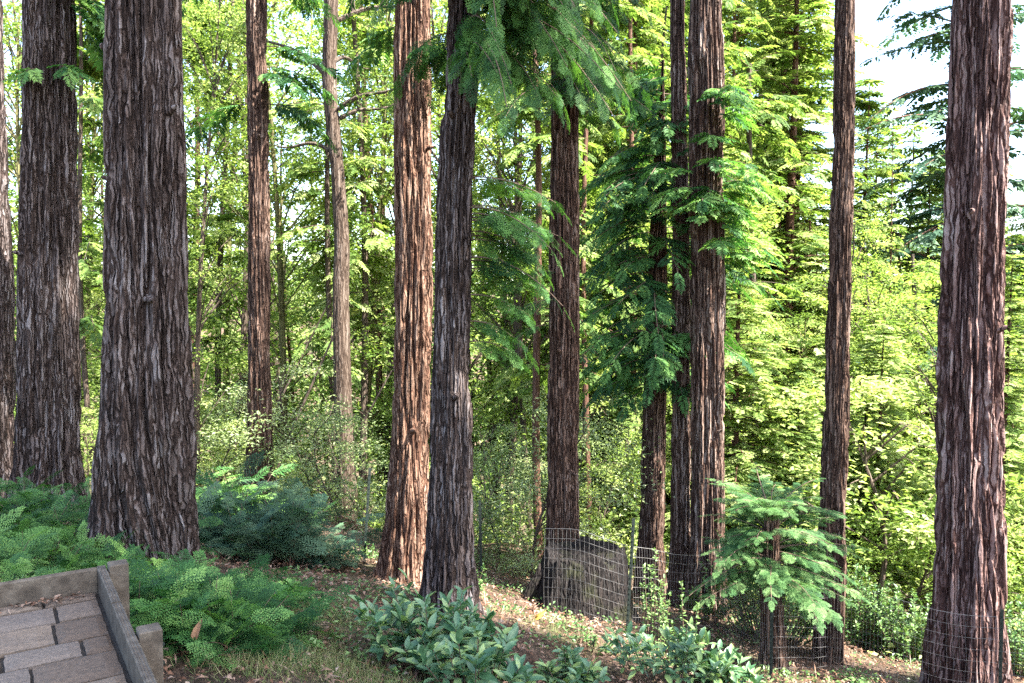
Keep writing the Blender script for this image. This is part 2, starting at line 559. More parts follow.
def spray_template(L=.32, n=11, lod=0, seed=0, wid=.34):
    """a flat redwood frond along +X: lod 0 has needles, lod 1 twigs as narrow leaves"""
    r = np.random.default_rng(seed)
    bag = Bag()
    pieces = []
    for i in range(n):
        t = (i + .6) / n
        x = L * t
        z = -.10 * L * t ** 2
        tl = wid * L * (math.sin(math.pi * min(t * .75 + .22, 1.0)) ** .8) * r.uniform(.8, 1.15)
        for s in (-1, 1):
            ang = math.radians(r.uniform(42, 60)) * s
            pieces.append((np.array([x + r.uniform(-.3, .3) * L / n, 0, z]), np.array([math.cos(ang), math.sin(ang), r.uniform(-.22, .08)]), tl))
    pieces.append((np.array([L * .97, 0, -.1 * L]), np.array([1, 0, -.25]), wid * L * .45))
    V0, F0, nn = [], [], 0
    for o, d, tl in pieces:
        d = nrm(d)
        side = nrm(np.cross([0, 0, 1], d))
        if lod == 0:
            k = max(4, int(tl / .0165))
            nl = .023
            for j in range(k):
                q = o + d * tl * (j + .5) / k + np.array([0, 0, -.12 * tl * ((j + .5) / k) ** 2])
                taper = .7 + .5 * math.sin(math.pi * (j + .7) / (k + .6))
                for s in (-1, 1):
                    nd = nrm(d * .75 + side * s + np.array([0, 0, r.uniform(-.12, .18)]))
                    w = nrm(np.cross(nd, [0, 0, 1])) * .0046
                    tip = q + nd * nl * taper
                    mid = q + nd * nl * taper * .5
                    V0 += [q, mid + w, tip, mid - w]
                    F0.append([nn, nn + 1, nn + 2, nn + 3])
                    nn += 4
        else:
            w = side * tl * (.17 if lod == 1 else .26)
            mid = o + d * tl * .45
            up = np.array([0, 0, .05 * tl])
            V0 += [o, mid + w + up, o + d * tl + np.array([0, 0, -.12 * tl]), mid - w + up]
            F0.append([nn, nn + 1, nn + 2, nn + 3])
            nn += 4
    # the frond's own stem
    w = np.array([0, .0022, 0])
    V0 += [np.zeros(3) - w, np.array([L, 0, -.1 * L]) - w, np.array([L, 0, -.1 * L]) + w, np.zeros(3) + w]
    F0.append([nn, nn + 1, nn + 2, nn + 3])
    return np.array(V0), np.array(F0)


SPRAY_NEAR = [spray_template(.26, 9, 0, s) for s in range(4)]
SPRAY_MID = [spray_template(.34, 11, 1, 10 + s) for s in range(4)]
SPRAY_FAR = [spray_template(.46, 6, 2, 20 + s, .40) for s in range(4)]


class Foliage:
    """collects frond placements, then bakes them"""
    def __init__(self):
        self.o, self.d, self.u, self.s = [], [], [], []

    def put(self, o, d, u, s):
        self.o.append(o), self.d.append(d), self.u.append(u), self.s.append(s)

    def bake(self, bag, templates, rnd=None):
        if not self.o:
            return
        O = np.array(self.o)
        M = frames(np.array(self.d), np.array(self.u)) * np.array(self.s)[:, None, None]
        which = RNG.integers(0, len(templates), len(O))
        for i, (T, TF) in enumerate(templates):
            k = which == i
            bag.batch(T, TF, M[k], O[k], None if rnd is None else np.array(rnd)[k])


def branch(fol, wood, o, az, length, up=.15, droop=.5, n=9, size=1.0, r0=.02, hang=.2, sub=True, r=RNG):
    """a drooping conifer limb with fronds along both sides"""
    t = np.linspace(0, 1, 9)
    h = np.array([math.cos(az), math.sin(az), 0])
    wig = r.normal(0, .04 * length)
    side = np.array([-h[1], h[0], 0])
    path = np.asarray(o, float) + h * (length * t)[:, None] + side * (wig * np.sin(t * 3))[:, None]
    path[:, 2] += length * (up * t - droop * t ** 2)
    if wood is not None:
        wood.tube(path, r0 * (1 - .85 * t) + .0015, 5)
    tan = np.gradient(path, axis=0)
    for i in range(n):
        tt = .06 + .92 * (i + r.uniform(0, .8)) / n
        k = tt * 8
        k0 = min(int(k), 7)
        p = path[k0] + (path[k0 + 1] - path[k0]) * (k - k0)
        tg = nrm(tan[k0])
        for s in (-1, 1):
            if r.random() < .1:
                continue
            ang = math.radians(r.uniform(35, 68)) * s
            d = tg * math.cos(ang) + np.cross([0, 0, 1], tg) * math.sin(ang)
            d[2] -= hang * r.uniform(.4, 1.6)
            u = np.array([r.normal(0, .4), r.normal(0, .4), 1.0])
            sc = size * (.65 + .5 * math.sin(math.pi * min(tt + .15, 1))) * r.uniform(.75, 1.2)
            fol.put(p, d, u, sc)
    d = nrm(tan[-1])
    d[2] -= hang
    fol.put(path[-1], d, np.array([0.05, 0.02, 1.0]), size * .9)


# ------------------------------------------------------------------ trunks with real furrows
def trunk_mesh(name, zc, cx, cyy, rad, mat, seed, nseg=120, zvis=7.0, dz=.03, ridge=.055, depth=.020, twist=0.0, flute=.05, long=22.0, braid=.014, fin=.0, ztop=None, top_jag=0.0):
    """zc rising list of heights over the base, with centre and radius at each"""
    ztop = ztop or zc[-1]
    zz = np.concatenate([np.arange(zc[0], min(zvis, ztop), dz), np.linspace(min(zvis, ztop), ztop, 24 if ztop > zvis else 2)])
    CX, CY, R = [np.interp(zz, zc, v) for v in (cx, cyy, rad)]
    ker = np.exp(-np.linspace(-2, 2, 21) ** 2)
    ker /= ker.sum()
    for arr in (CX, CY, R):
        pad = np.concatenate([2 * arr[0] - arr[10:0:-1], arr, 2 * arr[-1] - arr[-2:-12:-1]])
        arr[:] = np.convolve(pad, ker, 'valid')
    th = np.linspace(0, 2 * math.pi, nseg, endpoint=False)
    TH, ZZ = np.meshgrid(th, zz)
    RR = np.repeat(R[:, None], nseg, 1)
    r0 = max(np.interp(2.0, zc, rad), .06)
    so = seed * 17.3
    zrel = ZZ - zz[0]
    thw = TH + twist * np.exp(-zrel / 1.1) + .10 * noise3(np.cos(TH) * 1.4 + so, np.sin(TH) * 1.4, ZZ * .55)
    thw = thw + braid * noise3(np.cos(TH) * 3.5 + so, np.sin(TH) * 3.5, ZZ * 2.6 + 7)
    ax, ay = np.cos(thw) * r0, np.sin(thw) * r0
    n1 = noise3(ax / ridge + so, ay / ridge, ZZ / (ridge * long))
    n2 = noise3(ax / ridge * 1.9 + so + 40, ay / ridge * 1.9, ZZ / (ridge * long * .35))
    n3 = noise3(ax / ridge * 4.5 + so + 80, ay / ridge * 4.5, ZZ / (ridge * 2.5))
    h = -np.exp(-np.abs(n1 / .25) ** 3)
    h2 = -np.exp(-np.abs(n2 / .22) ** 3)
    lob = noise3(np.cos(thw) * 1.3 + so, np.sin(thw) * 1.3, ZZ * .22)
    lob2 = noise3(np.cos(thw) * 2.6 + so + 9, np.sin(thw) * 2.6, ZZ * .12)
    lob3 = noise3(np.cos(thw) * 4.2 + so + 21, np.sin(thw) * 4.2, ZZ * .10)
    foot = np.exp(-zrel / .45)
    RR = RR * (1 + fin * lob3 * (.35 + np.exp(-zrel / 1.2)) + flute * (lob + .5 * lob2) + foot * .16 * lob2 * 2) + depth * (1.55 * h + .75 * h2 + .14 * n3 + .25 * n1 + .12)
    Xv = CX[:, None] + RR * np.cos(TH)
    Yv = CY[:, None] + RR * np.sin(TH)
    Zv = ZZ.copy()
    if top_jag:
        k = np.clip((ZZ - (ztop - top_jag * 2.5)) / (top_jag * 2.5), 0, 1)
        Zv = ZZ + k * top_jag * (noise3(np.cos(TH) * 2.2 + so, np.sin(TH) * 2.2, 0) * 2.2)
    V = np.stack([Xv, Yv, Zv], -1).reshape(-1, 3)
    nr = len(zz)
    i = np.arange(nr - 1)[:, None] * nseg
    j = np.arange(nseg)[None]
    j2 = (j + 1) % nseg
    F = np.stack([i + j, i + j2, i + nseg + j2, i + nseg + j], -1).reshape(-1, 4)
    # closed top
    c = len(V)
    top = (nr - 1) * nseg
    cz = V[top:top + nseg].mean(0)
    inner = cz + (V[top:top + nseg] - cz) * .5
    inner[:, 2] = cz[2] - (.05 if top_jag else 0) + .02 * RNG.normal(size=nseg) * bool(top_jag)
    V = np.concatenate([V, inner, cz[None] - [0, 0, .06 if top_jag else 0]])
    j = np.arange(nseg)
    F2 = np.stack([top + j, top + (j + 1) % nseg, c + (j + 1) % nseg, c + j], -1)
    jj = np.arange(0, nseg, 2)
    F3 = np.stack([c + jj, c + (jj + 1) % nseg, c + (jj + 2) % nseg, np.full_like(jj, c + nseg)], -1)
    return mesh_np(name, V, np.concatenate([F, F2, F3]), mat, smooth=True)


def trunk_profile(key, height):
    t = TRUNKS[key]
    d = t['d']
    z, x, r = [], [], []
    for (y, l, rr) in reversed(t['rows']):
        p = P((l + rr) / 2, y, d)
        z.append(p[2])
        x.append(p[0])
        r.append((rr - l) / 2 / F_PX * d)
    base = np.array([x[0], d, z[0]])
    z = np.array(z) - base[2]
    x = np.array(x) - base[0]
    r = np.array(r) * .965
    # below the soil, and above the frame
    z = np.concatenate([[-.35], z])
    x = np.concatenate([[x[0]], x])
    r = np.concatenate([[r[0] * 1.12], r])
    if height:
        slope = (x[-1] - x[3]) / (z[-1] - z[3])
        zt = np.linspace(z[-1] + 1, height, 6)
        x = np.concatenate([x, x[-1] + slope * .6 * (zt - z[-1])])
        r = np.concatenate([r, np.interp(zt, [z[-1], height], [r[-1], .05])])
        z = np.concatenate([z, zt])
    return base, z, x, r


def shade_crown_mesh(name, z0, z1, Lmax, seed, nb=70):
    """crown for the unseen redwoods added to shade the foreground"""
    r = np.random.default_rng(seed)
    fol, wood = Foliage(), Bag()
    for i in range(nb):
        t = (i + r.random()) / nb
        z = z0 + (z1 - z0) * t
        L = Lmax * (.35 + .65 * (1 - t)) * r.uniform(.6, 1.1) * (.55 + .45 * min(1, t / .12))
        branch(fol, wood, (0, 0, z), r.uniform(0, 6.28), L, .1, .35, max(4, int(L * 3.8)), 1.35, .03, .25, r=r)
    b = Bag()
    fol.bake(b, SPRAY_FAR)
    return b.mesh(name, L_REDWOOD), wood.mesh(name + '_limbs', M_BARK_BROWN)


CROWNS = [shade_crown_mesh('shade_crown', 0, 12, 2.9, 5, 190)]

SPEC = {
    # key: material, height, crown start (None: leave out), label
    'edge': (M_BARK_GREY, 22, None, 'dark furrowed redwood trunk cut off by the left edge of the photo'),
    'A': (M_BARK_GREY, 24, None, 'thick grey brown redwood behind the fern-like sprouts, second trunk from the left edge'),
    'B': (M_BARK_GREY, 26, None, 'thickest grey redwood with twisted flaring base beside the timber border'),
    'K': (M_BARK_BROWN, 22, None, 'slim straight brown redwood rising behind the dark drooping sapling mound'),
    'D': (M_BARK_RED, 24, None, 'sunlit reddish redwood just left of the leaning grey trunk'),
    'C': (M_BARK_GREY, 23, None, 'dark grey leaning redwood behind the glossy shrub, hung with drooping fronds at the top'),
    'E': (M_BARK_BROWN, 23, None, 'dark brown redwood rising straight behind the mossy stump'),
    'F': (M_BARK_BROWN, 0, None, 'dark shaded redwood left of the twin trunks with low layered foliage'),
    'G1': (M_BARK_STRIPE, 22, None, 'slimmer left trunk of the striped twin redwoods'),
    'G2': (M_BARK_STRIPE, 24, None, 'thicker right trunk of the striped twin redwoods, green shoots on its bark'),
    'I': (M_BARK_BROWN, 22, None, 'slim tall redwood behind the wire fence, just right of the broken snag'),
    'J': (M_BARK_PINK, 25, None, 'stout redwood near the right edge with its right half in sun'),
}
OPT = {
    'edge': dict(long=14, braid=.06, nseg=150, ridge=0.08, depth=0.034),
    'A': dict(nseg=260, ridge=0.085, depth=0.042, flute=.06),
    'B': dict(nseg=400, ridge=0.082, depth=0.048, twist=-1.15, flute=.06, dz=.020),
    'K': dict(nseg=140, ridge=0.06, depth=0.024),
    'D': dict(nseg=280, ridge=0.066, depth=0.032, flute=.06, dz=.025),
    'C': dict(nseg=240, ridge=0.058, depth=0.028, dz=.024),
    'E': dict(nseg=210, ridge=0.058, depth=0.026),
    'F': dict(nseg=130, ridge=.05, depth=.018),
    'G1': dict(nseg=130, ridge=.045, depth=.020),
    'G2': dict(nseg=230, ridge=0.07, depth=0.038),
    'I': dict(nseg=160, ridge=0.055, depth=0.024),
    'J': dict(nseg=340, ridge=0.088, depth=0.044, dz=.026, flute=.06),
}
ROOT = {}
PROF = {}
for s_, (key, (mat, height, cz, label)) in enumerate(SPEC.items()):
    base, z, x, r = trunk_profile(key, height)
    root = thing('redwood_tree', label, 'redwood tree', base, 'tall redwood trunks in the foreground')
    link('trunk', trunk_mesh('redwood_trunk', z, x, np.zeros_like(x), r, mat, s_ + 1, zvis=7.4, **OPT[key]), root)
    ROOT[key], PROF[key] = root, (base, z, x, r)
    if cz:
        leafm, limbm = CROWNS[0]
        c = link('crown', leafm, root, (float(np.interp(cz, z, x)), 0, cz))
        c.rotation_euler.z = s_ * 1.7
        l = link('limbs', limbm, c)


def on_trunk(key, py, az):
    """a point on the bark at photo height py, facing az (world), in the tree's own coordinates"""
    base, z, x, r = PROF[key]
    h = P(512, py, TRUNKS[key]['d'])[2] - base[2]
    return np.array([np.interp(h, z, x) + math.cos(az) * np.interp(h, z, r) * .9, math.sin(az) * np.interp(h, z, r) * .9, h])


def limb_set(key, specs, templates, mat, seed, name='branch_foliage'):
    """low limbs of one redwood: (photo y, azimuth deg, length, up, droop, n, size, hang)"""
    r = np.random.default_rng(seed)
    fol, b = Foliage(), Bag()
    for (py, az, L, up, droop, n, size, hang) in specs:
        a = math.radians(az)
        wood = Bag()
        branch(fol, wood, on_trunk(key, py, a), a, L, up, droop, n, size, .003 + .005 * L, hang, r=r)
        link('branch', wood.mesh('branch', M_TWIG), ROOT[key])
    fol.bake(b, templates)
    link(name, b.mesh(name, mat), ROOT[key])


rr = np.random.default_rng(21)
# the leaning trunk: heavy drooping fronds at the top of the picture, reaching right
sp = []
for i in range(74):
    py = rr.uniform(-170, 70)
    az = rr.choice([rr.uniform(-75, 12), rr.uniform(-90, -10), rr.uniform(90, 250)], p=[.6, .28, .12])
    sp.append((py, az, rr.uniform(.5, 1.35) * (1 if abs(az) < 85 else .6), .05, rr.uniform(.45, .9), 12, .98, .9))
for i in range(17):
    sp.append((rr.uniform(170, 345), rr.uniform(-22, 22), rr.uniform(.4, .85), .05, rr.uniform(.25, .6), 6, .95, .4))
limb_set('C', sp, SPRAY_NEAR, L_FROND, 31)
sp = []
for i in range(36):
    sp.append((rr.uniform(-120, 95), rr.uniform(-150, 40), rr.uniform(.4, 1.1), .05, rr.uniform(.4, .8), 6, 1.05, .5))
sp += [(272, -140, .35, .1, .2, 4, 1.0, .15), (300, -150, .40, .1, .35, 4, 1.0, .2), (208, 190, .3, .1, .3, 3, .9, .2), (325, 200, .35, .1, .3, 3, .9, .2)]
limb_set('E', sp, SPRAY_NEAR, L_FROND, 32)
sp = []
for i in range(98):
    py = rr.uniform(62, 395)
    L = np.interp(py, [60, 180, 330, 395], [.35, 1.15, 1.35, .7]) * rr.uniform(.55, 1.1)
    sp.append((py, rr.choice([rr.uniform(120, 270), rr.uniform(0, 360)]), L, .1, rr.uniform(.3, .55), max(4, int(L * 7)), 1.0, .25))
limb_set('F', sp, SPRAY_MID, L_REDWOOD, 33)
sp = []
for i in range(34):
    sp.append((rr.choice([rr.uniform(90, 275), rr.uniform(180, 260)]), rr.uniform(-160, 20), rr.uniform(.18, .62), .25, rr.uniform(.2, .6), 4, .9, .25))
limb_set('G2', sp, SPRAY_MID, L_SPROUT, 34)
sp = [(rr.uniform(-60, 30), rr.uniform(-70, 40), rr.uniform(.4, .8), 0, .6, 6, 1.2, .5) for i in range(8)]
sp += [(70, -40, .25, 0, .4, 3, .9, .4), (76, -90, .2, 0, .4, 3, .8, .4)]
limb_set('A', sp, SPRAY_MID, L_SPROUT, 35)
sp = [(rr.uniform(-70, 60), rr.uniform(150, 330), rr.uniform(.3, .6), 0, .5, 5, 1.0, .4) for i in range(4)]
limb_set('D', sp, SPRAY_MID, L_REDWOOD, 36)
sp = [(rr.uniform(-60, 110), rr.choice([-10, 25, 170, 60]) + rr.uniform(-15, 15), rr.uniform(.6, 1.2), 0, .4, 7, 1.2, .3) for i in range(9)]
limb_set('K', sp, SPRAY_MID, L_REDWOOD, 37)

for key, spots in dict(B=[(52, 205), (182, 215), (118, 330), (300, 300)], A=[(150, 300), (255, 230)], D=[(428, 285), (150, 330)], C=[(118, 250), (62, 310), (395, 285)], J=[(215, 235), (330, 300)], E=[(350, 250), (470, 300)], G2=[(430, 300)], K=[(140, 290)]).items():
    for (py, az) in spots:
        a = math.radians(az)
        p = on_trunk(key, py, a)
        d_ = np.array([math.cos(a), math.sin(a), rr.uniform(-.1, .5)])
        b = Bag()
        ln, r0 = rr.uniform(.05, .12), rr.uniform(.018, .032)
        t = np.linspace(-.4, 1, 7)
        b.tube(p + d_ * (ln * t)[:, None], r0 * np.array([2.0, 1.5, 1.15, 1.0, .92, .8, .25]), 9)
        link('branch_stub', b.mesh('branch_stub', SPEC[key][0], smooth=True), ROOT[key])

# ------------------------------------------------------------------ pale grey tree with bare limbs
base, z, x, r = trunk_profile('L', 17)
root = thing('broadleaf_tree', 'pale grey mottled trunk with bare curved limbs, left of the sunlit reddish redwood', 'tree', base)
ROOT['L'], PROF['L'] = root, (base, z, x, r)
x = x + .05 * np.sin(z * 1.3)
link('trunk', trunk_mesh('pale_trunk', z, x, np.zeros_like(x), r, M_BARK_PALE, 41, nseg=48, ridge=.05, depth=.007, zvis=10, dz=.06), root)
wood = Bag()
lf = Bag()
r2 = np.random.default_rng(51)
T, TF = quad_leaf(.10, .042)
for (py, az, L, up, dr) in [(75, 150, 2.6, .75, .25), (20, 20, 2.0, .45, .1), (110, -20, 1.6, .35, .1), (118, 15, 1.3, .3, -.1), (-30, 200, 2.0, .6, .2), (-90, 0, 2.4, .5, .2), (-120, 120, 2.2, .6, .2), (-160, 250, 2.0, .6, .2), (60, 80, 2.0, .4, .2), (150, 170, 1.2, .3, .2)]:
    t = np.linspace(0, 1, 10)
    a = math.radians(az)
    o = on_trunk('L', py, a) * [1, 1, 1]
    pth = o + np.array([math.cos(a), math.sin(a), 0]) * (L * t)[:, None]
    pth[:, 2] += L * (up * t - dr * t ** 2) + .06 * np.sin(t * 7)
    wood.tube(pth, .045 * (1 - .8 * t), 6)
    for i in range(240):
        q = pth[r2.integers(3, 10)] + r2.normal(0, [.32, .32, .22])
        d = nrm(r2.normal(0, 1, 3) * [1, 1, .5])
        lf.batch(T, TF, frames(d[None], nrm(r2.normal(0, .5, 3) + [0, 0, 1])[None]) * r2.uniform(.7, 1.2), q[None])
link('limb', wood.mesh('limb', M_BARK_DARK), root)
link('crown', lf.mesh('pale_tree_leaves', L_DARK_BROAD), root)

# ------------------------------------------------------------------ broken snag with sprouts
base, z, x, r = trunk_profile('H', None)
root = thing('tree_snag', 'short broken redwood snag wrapped in feathery sprouts behind the wire fence', 'tree snag', base)
ROOT['H'], PROF['H'] = root, (base, z, x, r)
link('trunk', trunk_mesh('snag_trunk', z, x, np.zeros_like(x), r, M_BARK_BROWN, 61, nseg=100, ridge=.04, depth=.016, zvis=8, dz=.025, flute=.07, top_jag=.07), root)
sp = []
for i in range(98):
    py = rr.uniform(503, 580)
    L = np.interp(py, [500, 540, 600], [.45, .88, .72]) * rr.uniform(.45, 1.1)
    sp.append((py, rr.uniform(0, 360), L, rr.uniform(.2, 1.0) if py < 530 else rr.uniform(.0, .5), rr.uniform(.15, .42), max(6, int(L * 22)), rr.uniform(.42, .68), .10))
limb_set('H', sp, SPRAY_NEAR, L_SNAG, 38, 'sprouts')

# ------------------------------------------------------------------ unseen redwoods added outside the frame, crowns shaped to shade the foreground
M_HIGH = trunk_mesh('shade_trunk', [-.3, 0, 1, 5, 16, 32], [0] * 6, [0] * 6, [.42, .36, .30, .26, .18, .04], M_BARK_BROWN, 77, nseg=80, zvis=8, dz=.06, ridge=.06, depth=.03)
for (sx, sy, cz, rz, kw, kh, lab) in [
        (6.5, 2.05, 9.5, .4, .50, 1.6, 'unseen slender redwood added outside the right edge for shade, nearest the camera'),
        (8.0, -1.0, 9.5, 2.2, 1.0, 1.75, 'unseen broad crowned redwood added for shade, behind and right of the camera'),
        (10.5, 3.7, 17.3, 1.1, .36, .9, 'unseen narrow crowned redwood added outside the right edge for shade, farthest from the camera')]:
    root = thing('redwood_tree', lab, 'redwood tree', (sx, sy, G(sx, sy)), 'unseen redwoods added for shade')
    root.rotation_euler.z = rz
    link('trunk', M_HIGH, root)
    leafm, limbm = CROWNS[0]
    c = link('crown', leafm, root, (0, 0, cz))
    c.scale = (kw, kw, kh)
    link('limbs', limbm, c)

# ------------------------------------------------------------------ stump
sb = P(582, 620, 9.0)
root = thing('tree_stump', 'wide charred stump with mossy jagged top behind the wire fence', 'tree stump', (sb[0], sb[1] + .1, sb[2]))
zc = np.array([-.3, 0, .15, .4, .65, .78])
link('trunk', trunk_mesh('stump_trunk', zc, np.array([0, 0, 0, .02, .04, .05]), np.zeros(6), np.array([.80, .70, .60, .54, .50, .46]), M_STUMP, 91, nseg=150, ridge=.05, depth=.013, zvis=8, dz=.02, flute=.09, top_jag=.06), root)
zc = np.array([-.2, 0, .2, .45, .6])
link('buttress', trunk_mesh('stump_slab', zc, np.array([-.70, -.68, -.63, -.52, -.44]), np.full(5, -.06), np.array([.15, .13, .12, .09, .06]), M_STUMP, 92, nseg=50, ridge=.05, depth=.016, zvis=8, dz=.02, flute=.1, top_jag=.04), root)

# ------------------------------------------------------------------ patio corner and timber border
RAIL_DROP, PAVE_DROP = 1.38, 1.49
K = np.array([-2.18, 4.15, EYE - RAIL_DROP])
e1 = np.array([-.837, -.547, 0])      # along the back board, away from the corner
e2 = np.array([.547, -.837, 0])       # along the right board, towards the camera
up = np.array([0, 0, 1.0])
PZ = EYE - PAVE_DROP
pb_ = Bag()
rp = np.random.default_rng(71)
v = .010
row = 0
while v < 2.4:
    dv = [.11, .24, .28, .20, .28, .24, .20, .28, .24, .2][row % 10]
    u = .012 - rp.uniform(0, .12) * (row % 2) * 0
    first = True
    while u < 2.2:
        du = rp.choice([.22, .30, .38]) * (rp.uniform(.5, .9) if first else 1)
        first = False
        g = .008
        o = K + e1 * (u + g) + e2 * (v + g)
        w, l = du - 2 * g, dv - 2 * g
        zt = PZ + rp.normal(0, .0025)
        nn_ = 7
        c = np.linspace(0, 1, nn_)
        CU, CV = np.meshgrid(c, c)
        edge = np.minimum(np.minimum(CU, 1 - CU) * w, np.minimum(CV, 1 - CV) * l)
        zz = zt - .010 * np.exp(-edge / .006) + .0016 * noise3(CU * w * 30 + u * 9, CV * l * 30 + v * 9, row)
        jit = .004 * (edge < .001)
        pu = CU * w + jit * noise3(CV * 7 + row, u * 5, CU * 3) * 2
        pv = CV * l + jit * noise3(CU * 7 + row, u * 5, CV * 3 + 9) * 2
        V = o[None, None] + pu[..., None] * e1 + pv[..., None] * e2
        V[..., 2] = zz
        i0 = (np.arange(nn_ - 1)[:, None] * nn_ + np.arange(nn_ - 1)[None])
        Fp = np.stack([i0, i0 + 1, i0 + nn_ + 1, i0 + nn_], -1).reshape(-1, 4)
        tone = rp.random()
        pb_.add(V.reshape(-1, 3), Fp, np.full(len(Fp), tone))
        # sides
        ring = list(range(nn_)) + [k * nn_ + nn_ - 1 for k in range(1, nn_)] + [(nn_ - 1) * nn_ + k for k in range(nn_ - 2, -1, -1)] + [k * nn_ for k in range(nn_ - 2, 0, -1)]
        top = V.reshape(-1, 3)[ring]
        bot = top.copy()
        bot[:, 2] = PZ - .05
        m_ = len(ring)
        j = np.arange(m_)
        pb_.add(np.concatenate([top, bot]), np.stack([j, (j + 1) % m_, m_ + (j + 1) % m_, m_ + j], -1), np.full(m_, tone))
        u += du
    v += dv
    row += 1
po = link('patio', pb_.mesh('patio', M_PAVER, smooth=False))
tag(po, kind='structure')
jb = Bag()
jb.box(K + e1 * 2.6 + e2 * .0 - up * (K[2] - PZ) - up * .6, -e1 * 2.599, e2 * 2.6, up * (.6 - .024))
jo = link('patio_bed', jb.mesh('patio_bed', M_JOINT))
tag(jo, kind='structure')


def plank(o, along, across, length, th, hgt, seg=30, seed=0, name='board'):
    """a weathered board with grain ridges on its top and worn arrises"""
    rb = np.random.default_rng(seed)
    prof = [(0, 0), (0, hgt - .006), (.006, hgt)]
    k = 7
    for i in range(1, k):
        prof.append((th * i / k, hgt - (.0035 if i % 2 else .0)))
    prof += [(th - .006, hgt), (th, hgt - .006), (th, 0)]
    prof = np.array(prof)
    t = np.linspace(0, 1, seg)
    V = []
    for a in t:
        wob = .002 * noise3(a * 8 + seed, prof[:, 0] * 60, prof[:, 1] * 30)
        V.append(o + along * (a * length) + across[None] * (prof[:, 0] + wob)[:, None] + up[None] * (prof[:, 1] + wob)[:, None])
    V = np.array(V)
    n_ = len(prof)
    i = np.arange(seg - 1)[:, None] * n_
    j = np.arange(n_)[None]
    j2 = (j + 1) % n_
    F = np.stack([i + j, i + j2, i + n_ + j2, i + n_ + j], -1).reshape(-1, 4)
    b = Bag()
    b.add(V.reshape(-1, 3), F)
    # ends
    for s in (0, seg - 1):
        ring = V[s]
        c = ring.mean(0)
        m_ = len(ring)
        vv = np.concatenate([ring, c[None]])
        jj = np.arange(0, m_ - 1, 2)
        b.add(vv, np.stack([jj, (jj + 1) % m_, (jj + 2) % m_, np.full_like(jj, m_)], -1))
    return b.mesh(name, M_TIMBER)


root = thing('timber_border', 'low weathered timber border boards edging the paved patio corner', 'border', K)


def rel(v):
    return np.asarray(v) - K


BH = .20
z0 = -BH
link('board', plank(rel(K) + e1 * 2.4 + up * z0, -e1, -e2, 2.4 - .003, .040, BH, 30, 1), root)
link('board', plank(rel(K) + e2 * -.040 + up * z0 + up * .004, e2, -e1, .62, .042, BH, 18, 2), root)
link('board', plank(rel(K) + e2 * .584 + up * z0, e2, -e1, 1.0, .042, BH, 20, 3), root)
link('board', plank(rel(K) + e2 * 1.588 + up * z0 - up * .003, e2, -e1, .8, .042, BH, 20, 4), root)


def post(o, ax, ay, h, seed):
    b = Bag()
    s = .092
    rb = np.random.default_rng(seed)
    n_ = 5
    prof = np.array([(.004, 0), (s - .004, 0), (s, .004), (s, s - .004), (s - .004, s), (.004, s), (0, s - .004), (0, .004)])
    zs = [0, h * .5, h - .005, h]
    ins = [0, 0, 0, .004]
    V = []
    for z_, i_ in zip(zs, ins):
        q = (prof - s / 2) * (1 - 2 * i_ / s) + s / 2
        V.append(o + q[:, :1] * ax + q[:, 1:] * ay + up * z_)
    V = np.array(V)
    m_ = 8
    i = np.arange(3)[:, None] * m_
    j = np.arange(m_)[None]
    j2 = (j + 1) % m_
    b.add(V.reshape(-1, 3), np.stack([i + j, i + j2, i + m_ + j2, i + m_ + j], -1).reshape(-1, 4))
    b.add(V[-1], [[0, 1, 2, 3], [0, 3, 4, 7], [4, 5, 6, 7]])
    return b.mesh('post', M_TIMBER)


link('post', post(rel(K) - e1 * .046 - e2 * .0, -e1, e2, 1.25, 1), root, (0, 0, -1.22))
pp = link('post', post(rel(K) - e1 * .046 + e2 * .98, -e1, e2, 1.25, 2), root, (0, 0, -1.235))
kb = Bag()
for dz in (-.07, -.15):
    c0 = rel(K) - e1 * .140 + e2 * 1.026 + up * dz
    kb.tube(np.array([c0, c0 - e1 * .006, c0 - e1 * .012]), np.array([.012, .012, .006]), 10)
link('bolt', kb.mesh('bolt', M_STAKE), pp, (0, 0, 1.235))

# ------------------------------------------------------------------ wire fence and stakes
FP = [(545, 8.35), (590, 8.15), (631, 8.2), (680, 8.9), (724, 9.3), (750, 8.4), (775, 7.75), (832, 8.45), (905, 7.55), (1000, 7.2), (1075, 7.0)]
fpts = np.array([[(px - 512) / F_PX * d, d] for px, d in FP])
seglen = np.r_[0, np.cumsum(np.linalg.norm(np.diff(fpts, axis=0), axis=1))]


def fpos(s, h):
    x_ = np.interp(s, seglen, fpts[:, 0])
    y_ = np.interp(s, seglen, fpts[:, 1])
    g = ground(x_, y_)
    sag = .03 * noise3(s * 1.7, h * 1.5, 4.0) + .012 * noise3(s * 6, h * 5, 1.0)
    return np.stack([x_ + sag * .5, y_ - sag, g + h - .02 + .03 * noise3(s * 1.3, 2.0, 7.0)], -1)


root = thing('wire_fence', 'sagging welded wire mesh fence in front of the stump and right hand trunks', 'fence', (0, 0, 0))
FH = .95
segs = [(0, seglen[2] - .02, 'wire_mesh'), (seglen[2] + .05, seglen[4], 'wire_mesh'), (seglen[4], seglen[-1], 'wire_mesh')]
for (s0, s1, nm) in segs:
    b = Bag()
    for h in np.arange(0, FH + .001, FH / 9):
        s = np.arange(s0, s1, .05)
        b.tube(fpos(s, np.full_like(s, h)), .0015 if h < FH - .01 else .0024, 3)
    for s in np.arange(s0, s1, .05):
        h = np.linspace(0, FH, 10)
        b.tube(fpos(np.full_like(h, s), h), .0011, 3)
    link(nm, b.mesh('wire_mesh', M_WIRE), root)


